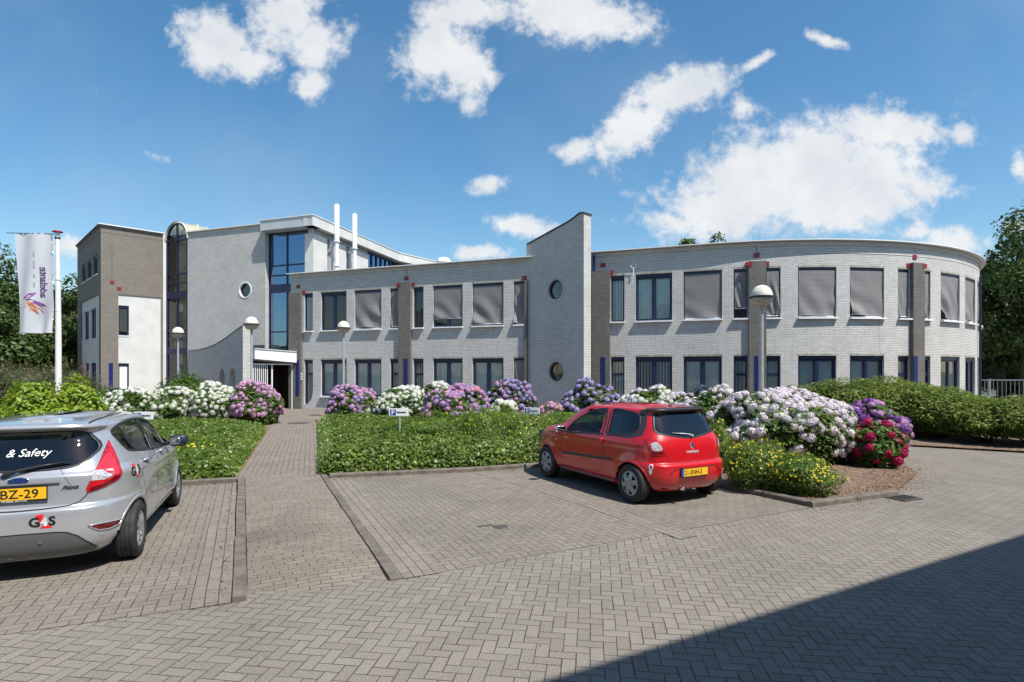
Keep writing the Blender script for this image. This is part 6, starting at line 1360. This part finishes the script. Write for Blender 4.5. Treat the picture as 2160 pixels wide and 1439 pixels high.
# ---------------------------------------------------------------- small red three-door car
def red_car(o=None, paint='red', full=True, label=None, cat=True):
    sh = TW; sh.crease = lambda x, z: .008 * math.exp(-((z - .88) / .03) ** 2) - .010 * math.exp(-((z - .45) / .09) ** 2) * (1 / (1 + math.exp(-(x - .45) * 12))) * (1 / (1 + math.exp((x - 1.95) * 12)))
    sh.cache.clear()
    door_w = [(1.72, .893), (1.72, .96), (1.62, 1.06), (1.46, 1.165), (1.25, 1.262), (1.0, 1.335), (.78, 1.352), (.735, 1.22), (.70, .962), (1.1, .935)]
    quart = rounded([(.62, .964), (.645, 1.173), (.665, 1.356), (.47, 1.36), (.17, 1.335), (.025, 1.30), (-.045, 1.16), (-.035, 1.06), (.09, 1.01), (.35, .985)], 1)
    rear_w = rounded([(0, 1.352), (.40, 1.350), (.485, 1.335), (.535, 1.221), (.578, 1.10), (.555, 1.045), (.32, 1.003), (.12, .972), (0, .970)], 0)
    fr_w = [(0, 1.34), (.45, 1.31), (.62, 1.05), (.66, .985), (0, .96)]
    body = hull(sh, [door_w, quart], [rear_w], [fr_w], CM[paint], o, .322)
    for sg in (-1, 1):
        f = lambda x, z, sg=sg: sh.side(x, z, sg)
        mb = MB(); ribbon(mb, door_w, f, .030, .004, True); ribbon(mb, quart, f, .030, .004, True); mb.build('window_frame', CM['trim'], o, smooth=True)
        patch('side_window', door_w, f, -.010, CM['glass'], o, (.07, .04), 0); patch('side_window', quart, f, -.010, CM['dglass'], o, (.07, .04), 0)
        pp = MB(); patch('pillar_panel', [(.0, 1.345), (-.10, 1.30), (-.155, 1.15), (-.155, 1.01), (.0, .965), (.14, .950), (.36, .955), (.62, .948), (.62, .955), (.35, .972), (.09, .998), (-.05, 1.05), (-.062, 1.16), (.012, 1.315)], f, .002, CM['grey_pillar'], o, (.04, .04), 0)
        mb = MB(); ribbon(mb, [(.692, .955), (.645, .85), (.635, .73), (.67, .42), (.77, .345), (1.82, .292), (1.89, .34), (1.89, .60), (1.80, .88)], f, .008, .0008); ribbon(mb, [(-.20, .96), (-.235, .74), (-.25, .66)], f, .006, .0008); ribbon(mb, [(1.80, .88), (2.3, .80), (2.6, .72)], f, .006, .0008)
        ribbon(mb, [(.10, .78), (.10, .64), (.20, .60), (.30, .64), (.30, .76), (.2, .79)], f, .005, .0006, True) if sg < 0 else None
        mb.build('panel_gap', CM['seam'], o)
        mb = MB(); ribbon(mb, [(.42, .590), (1.80, .532)], f, .045, .014); mb.build('rubbing_strip', CM['trim'], o, smooth=True)
        for ax in (0, sh.wb): mb = MB(); ribbon(mb, [(ax + .330 * math.cos(t), .29 + .330 * math.sin(t)) for t in [math.pi * (.03 + .90 * k / 24) for k in range(25)]], f, .034, .007); mb.build('arch_lip', CM[paint], o, smooth=True)
        h = MB(); a = Vector(f(.665, .905)); n = nrm_of(f, .68, .88, C0); h.tube([a + n * .004, a + n * .03 + Vector((0, 0, -.03)), a + n * .02 + Vector((.01, 0, -.11)), a + Vector((.012, 0, -.15))], [.012, .017, .014, .008], 10); h.build('door_handle', CM[paint], o, smooth=True)
        q = Vector(f(2.02, .74)); k = MB(); rbox(k, tuple(q), (.05, .014, .025), 0, .7); k.build('side_repeater', CM['clear'], o, smooth=True)
    fr = lambda y, z: sh.rear(y, z); pt_ = lambda t, z: sh.pt(t, z)
    patch('rear_window', sym(rear_w), fr, -.008, CM['dglass'], o, (.06, .04), 0); mb = MB(); ribbon(mb, sym(rear_w), fr, .028, .003, True); mb.build('window_seal', CM['trim'], o, smooth=True)
    patch('windscreen', sym(fr_w), lambda y, z: sh.front(y, z), -.012, CM['glass'], o, (.08, .04), 0)
    mb = MB(); ribbon(mb, [(-.575, 1.315), (-.56, 1.355), (-.52, 1.375), (-.3, 1.382), (0, 1.384), (.3, 1.382), (.52, 1.375), (.56, 1.355), (.575, 1.315)], fr, .032, .016); mb.build('spoiler', CM['trim'], o, smooth=True)
    mb = MB(); q = (.05, 0, sh.z1 - .012); mb.tube([(.02, 0, 1.405), (.0, 0, 1.43)], [.03, .02], 10); mb.tube([(.0, 0, 1.425), (-.16, 0, 1.54)], .004, 6); mb.build('aerial', CM['trim'], o, smooth=True)
    for s in (1, -1):
        mp = lambda P: P if s > 0 else mir(P)
        lp = mp([(.254, .957), (.232, .972), (.176, .977), (.150, .95), (.129, .908), (.110, .833), (.088, .742), (.14, .739), (.196, .741), (.222, .851)]); lo = patch('tail_light', lp, pt_, .010, CM['redlens'], o, (.012, .03), .006)
        patch('clear_lens', mp(rounded([(.212, .905), (.152, .935), (.118, .875), (.106, .822), (.134, .800), (.198, .802)], 1)), pt_, .0135, CM['clear'], lo, (.012, .03), 0)
        patch('lamp_lens', mp([(.196, .792), (.108, .792), (.098, .755), (.19, .753)]), pt_, .0125, CM['deeplens'], lo, (.012, .03), 0); mb = MB(); ribbon(mb, lp, pt_, .008, .004, True, .02, sc2=(.22, 1)); mb.build('lamp_seal', CM['seam'], lo)
        patch('headlight', mp([(.80, .72), (.86, .68), (.90, .70), (.87, .80), (.80, .84)]), pt_, .006, CM['clear'], o, (.012, .02), .004)
    mb = MB(); ribbon(mb, [(.545, .818), (.504, .742), (.456, .660), (.43, .636), (.3, .628), (0, .624), (-.3, .628), (-.43, .636), (-.456, .66), (-.504, .742), (-.545, .818)], fr, .010, .001); mb.build('tailgate_gap', CM['seam'], o)
    mb = MB(); ribbon(mb, [(.50, .445), (.47, .49), (.40, .538), (.31, .555), (.26, .55)], fr, .014, .003); ribbon(mb, [(-.26, .55), (-.31, .555), (-.40, .538), (-.47, .49), (-.50, .445)], fr, .014, .003); mb.build('bumper_crease', CM['trim'], o)
    if full:
        x0 = fr(0, .47)[0] - .016; cy, cz = .05, .478; pl = MB(); pl.box((x0, cy, cz), (.014, .535, .135)); po = pl.build('number_plate', CM['trim'], o); pl = MB(); pl.box((x0 - .008, cy - .02, cz + .004), (.003, .475, .108)); pl.build('plate_face', CM['plate'], po)
        pl = MB(); pl.box((x0 - .008, cy + .24, cz + .004), (.003, .042, .108)); pl.build('plate_strip', CM['eu'], po)
        text_obj('21-SNH-5', .100, M['letter_black'], po, lambda x, y, z: Vector((x0 - .0105 - z, cy + .205 - x, cz - .030 + y)), name='plate_lettering', ext=.0006, sx=.86, bold=.0015)
        P2 = lambda u, v, e: Vector(fr(u, .853 + v)) + Vector((-e, 0, 0)); outer = [(0, .066), (.042, .0), (0, -.066), (-.042, 0)]; innr = [(.010, .030), (.018, .0), (0, -.034), (-.014, .006)]
        b = MB(); V = [P2(u, v, .003) for u, v in outer] + [P2(u * .8, v * .8, .016) for u, v in outer] + [P2(u, v, .012) for u, v in innr]; b.mesh(V, [(i, (i + 1) % 4, 4 + (i + 1) % 4, 4 + i) for i in range(4)] + [(4 + i, 4 + (i + 1) % 4, 8 + (i + 1) % 4, 8 + i) for i in range(4)]); bo = b.build('badge', CM['chrome'], o); b = MB(); b.mesh([P2(u, v, .011) for u, v in innr], [(0, 1, 2, 3)]); b.build('badge_face', CM['seam'], bo)
        text_obj('TWINGO', .046, CM['badge_silver'], o, lambda x, y, z: Vector(fr(.136 - x, .750 + y)) + Vector((-.004 - z, 0, 0)), name='badge_lettering', ext=.002, sx=1.30, bold=.0012)
        W = lambda y, z, e: Vector(fr(y, z)) + Vector((-e, 0, 0)); mb = MB(); mb.tube([W(-.02, .975, .015), W(-.04, 1.0, .035), W(.05, 1.025, .03), W(.33, 1.05, .015)], [.02, .015, .009, .005], 8); mb.build('wiper', CM['galv'] if 'galv' in CM else M['galv'], o, smooth=True)
        mb = MB(); mb.tube([(-.50, .22, .235), (-.38, .22, .235)], .024, 14); mb.build('exhaust', CM['chrome'], o, smooth=True)
        fl = lambda x, z: sh.side(x, z, 1)
        # pale oval flank sticker (simple ring and drip)
        P3 = lambda u, v, e: Vector(fl(-.355 + u, .575 + v)) + nrm_of(fl, -.355 + u, .575 + v, C0) * e
        b = MB(); n = 20; b.mesh([P3(.030 * math.cos(t), .040 * math.sin(t), .002) for t in [2 * math.pi * k / n for k in range(n)]] + [P3(.017 * math.cos(t), .025 * math.sin(t), .002) for t in [2 * math.pi * k / n for k in range(n)]], [(i, (i + 1) % n, n + (i + 1) % n, n + i) for i in range(n)])
        b.mesh([P3(.022, -.035, .002), P3(.026, -.075, .002), P3(.006, -.115, .002), P3(-.012, -.09, .002), P3(-.018, -.04, .002)], [(0, 1, 2, 3, 4)]); b.build('flank_sticker', CM['logo_white'], o)
    mirror_part(o, (1.72, -.93, .955), -1, CM['trim'], (.10, .19, .13)); mirror_part(o, (1.72, .93, .955), 1, CM['chrome'] if full else CM['trim'], (.10, .19, .13))
    interior(sh, o, .88, 1.70)
    for x, y, s in ((0, .74, 1), (0, -.74, -1), (sh.wb, .745, 1), (sh.wb, -.745, -1)): wheel(o, x, y, s, .288, .175, 'hub')
    return o
red_car(empty('parked_car', (2.469, 8.858, .004), .49 + math.pi / 2, 'small red three door car parked in the right bay beside the flowers', 'car', 'parked cars'))
dc = red_car(empty('parked_car', (13.4, 17.9, 0), 1.75, 'dark car mostly hidden behind the lower hedge shrubs at the right', 'car', 'parked cars'), 'dark', False); dc.scale = (.9, .9, .87)
for ob in bpy.data.objects:
    if 'world_parts' in ob: del ob['world_parts']
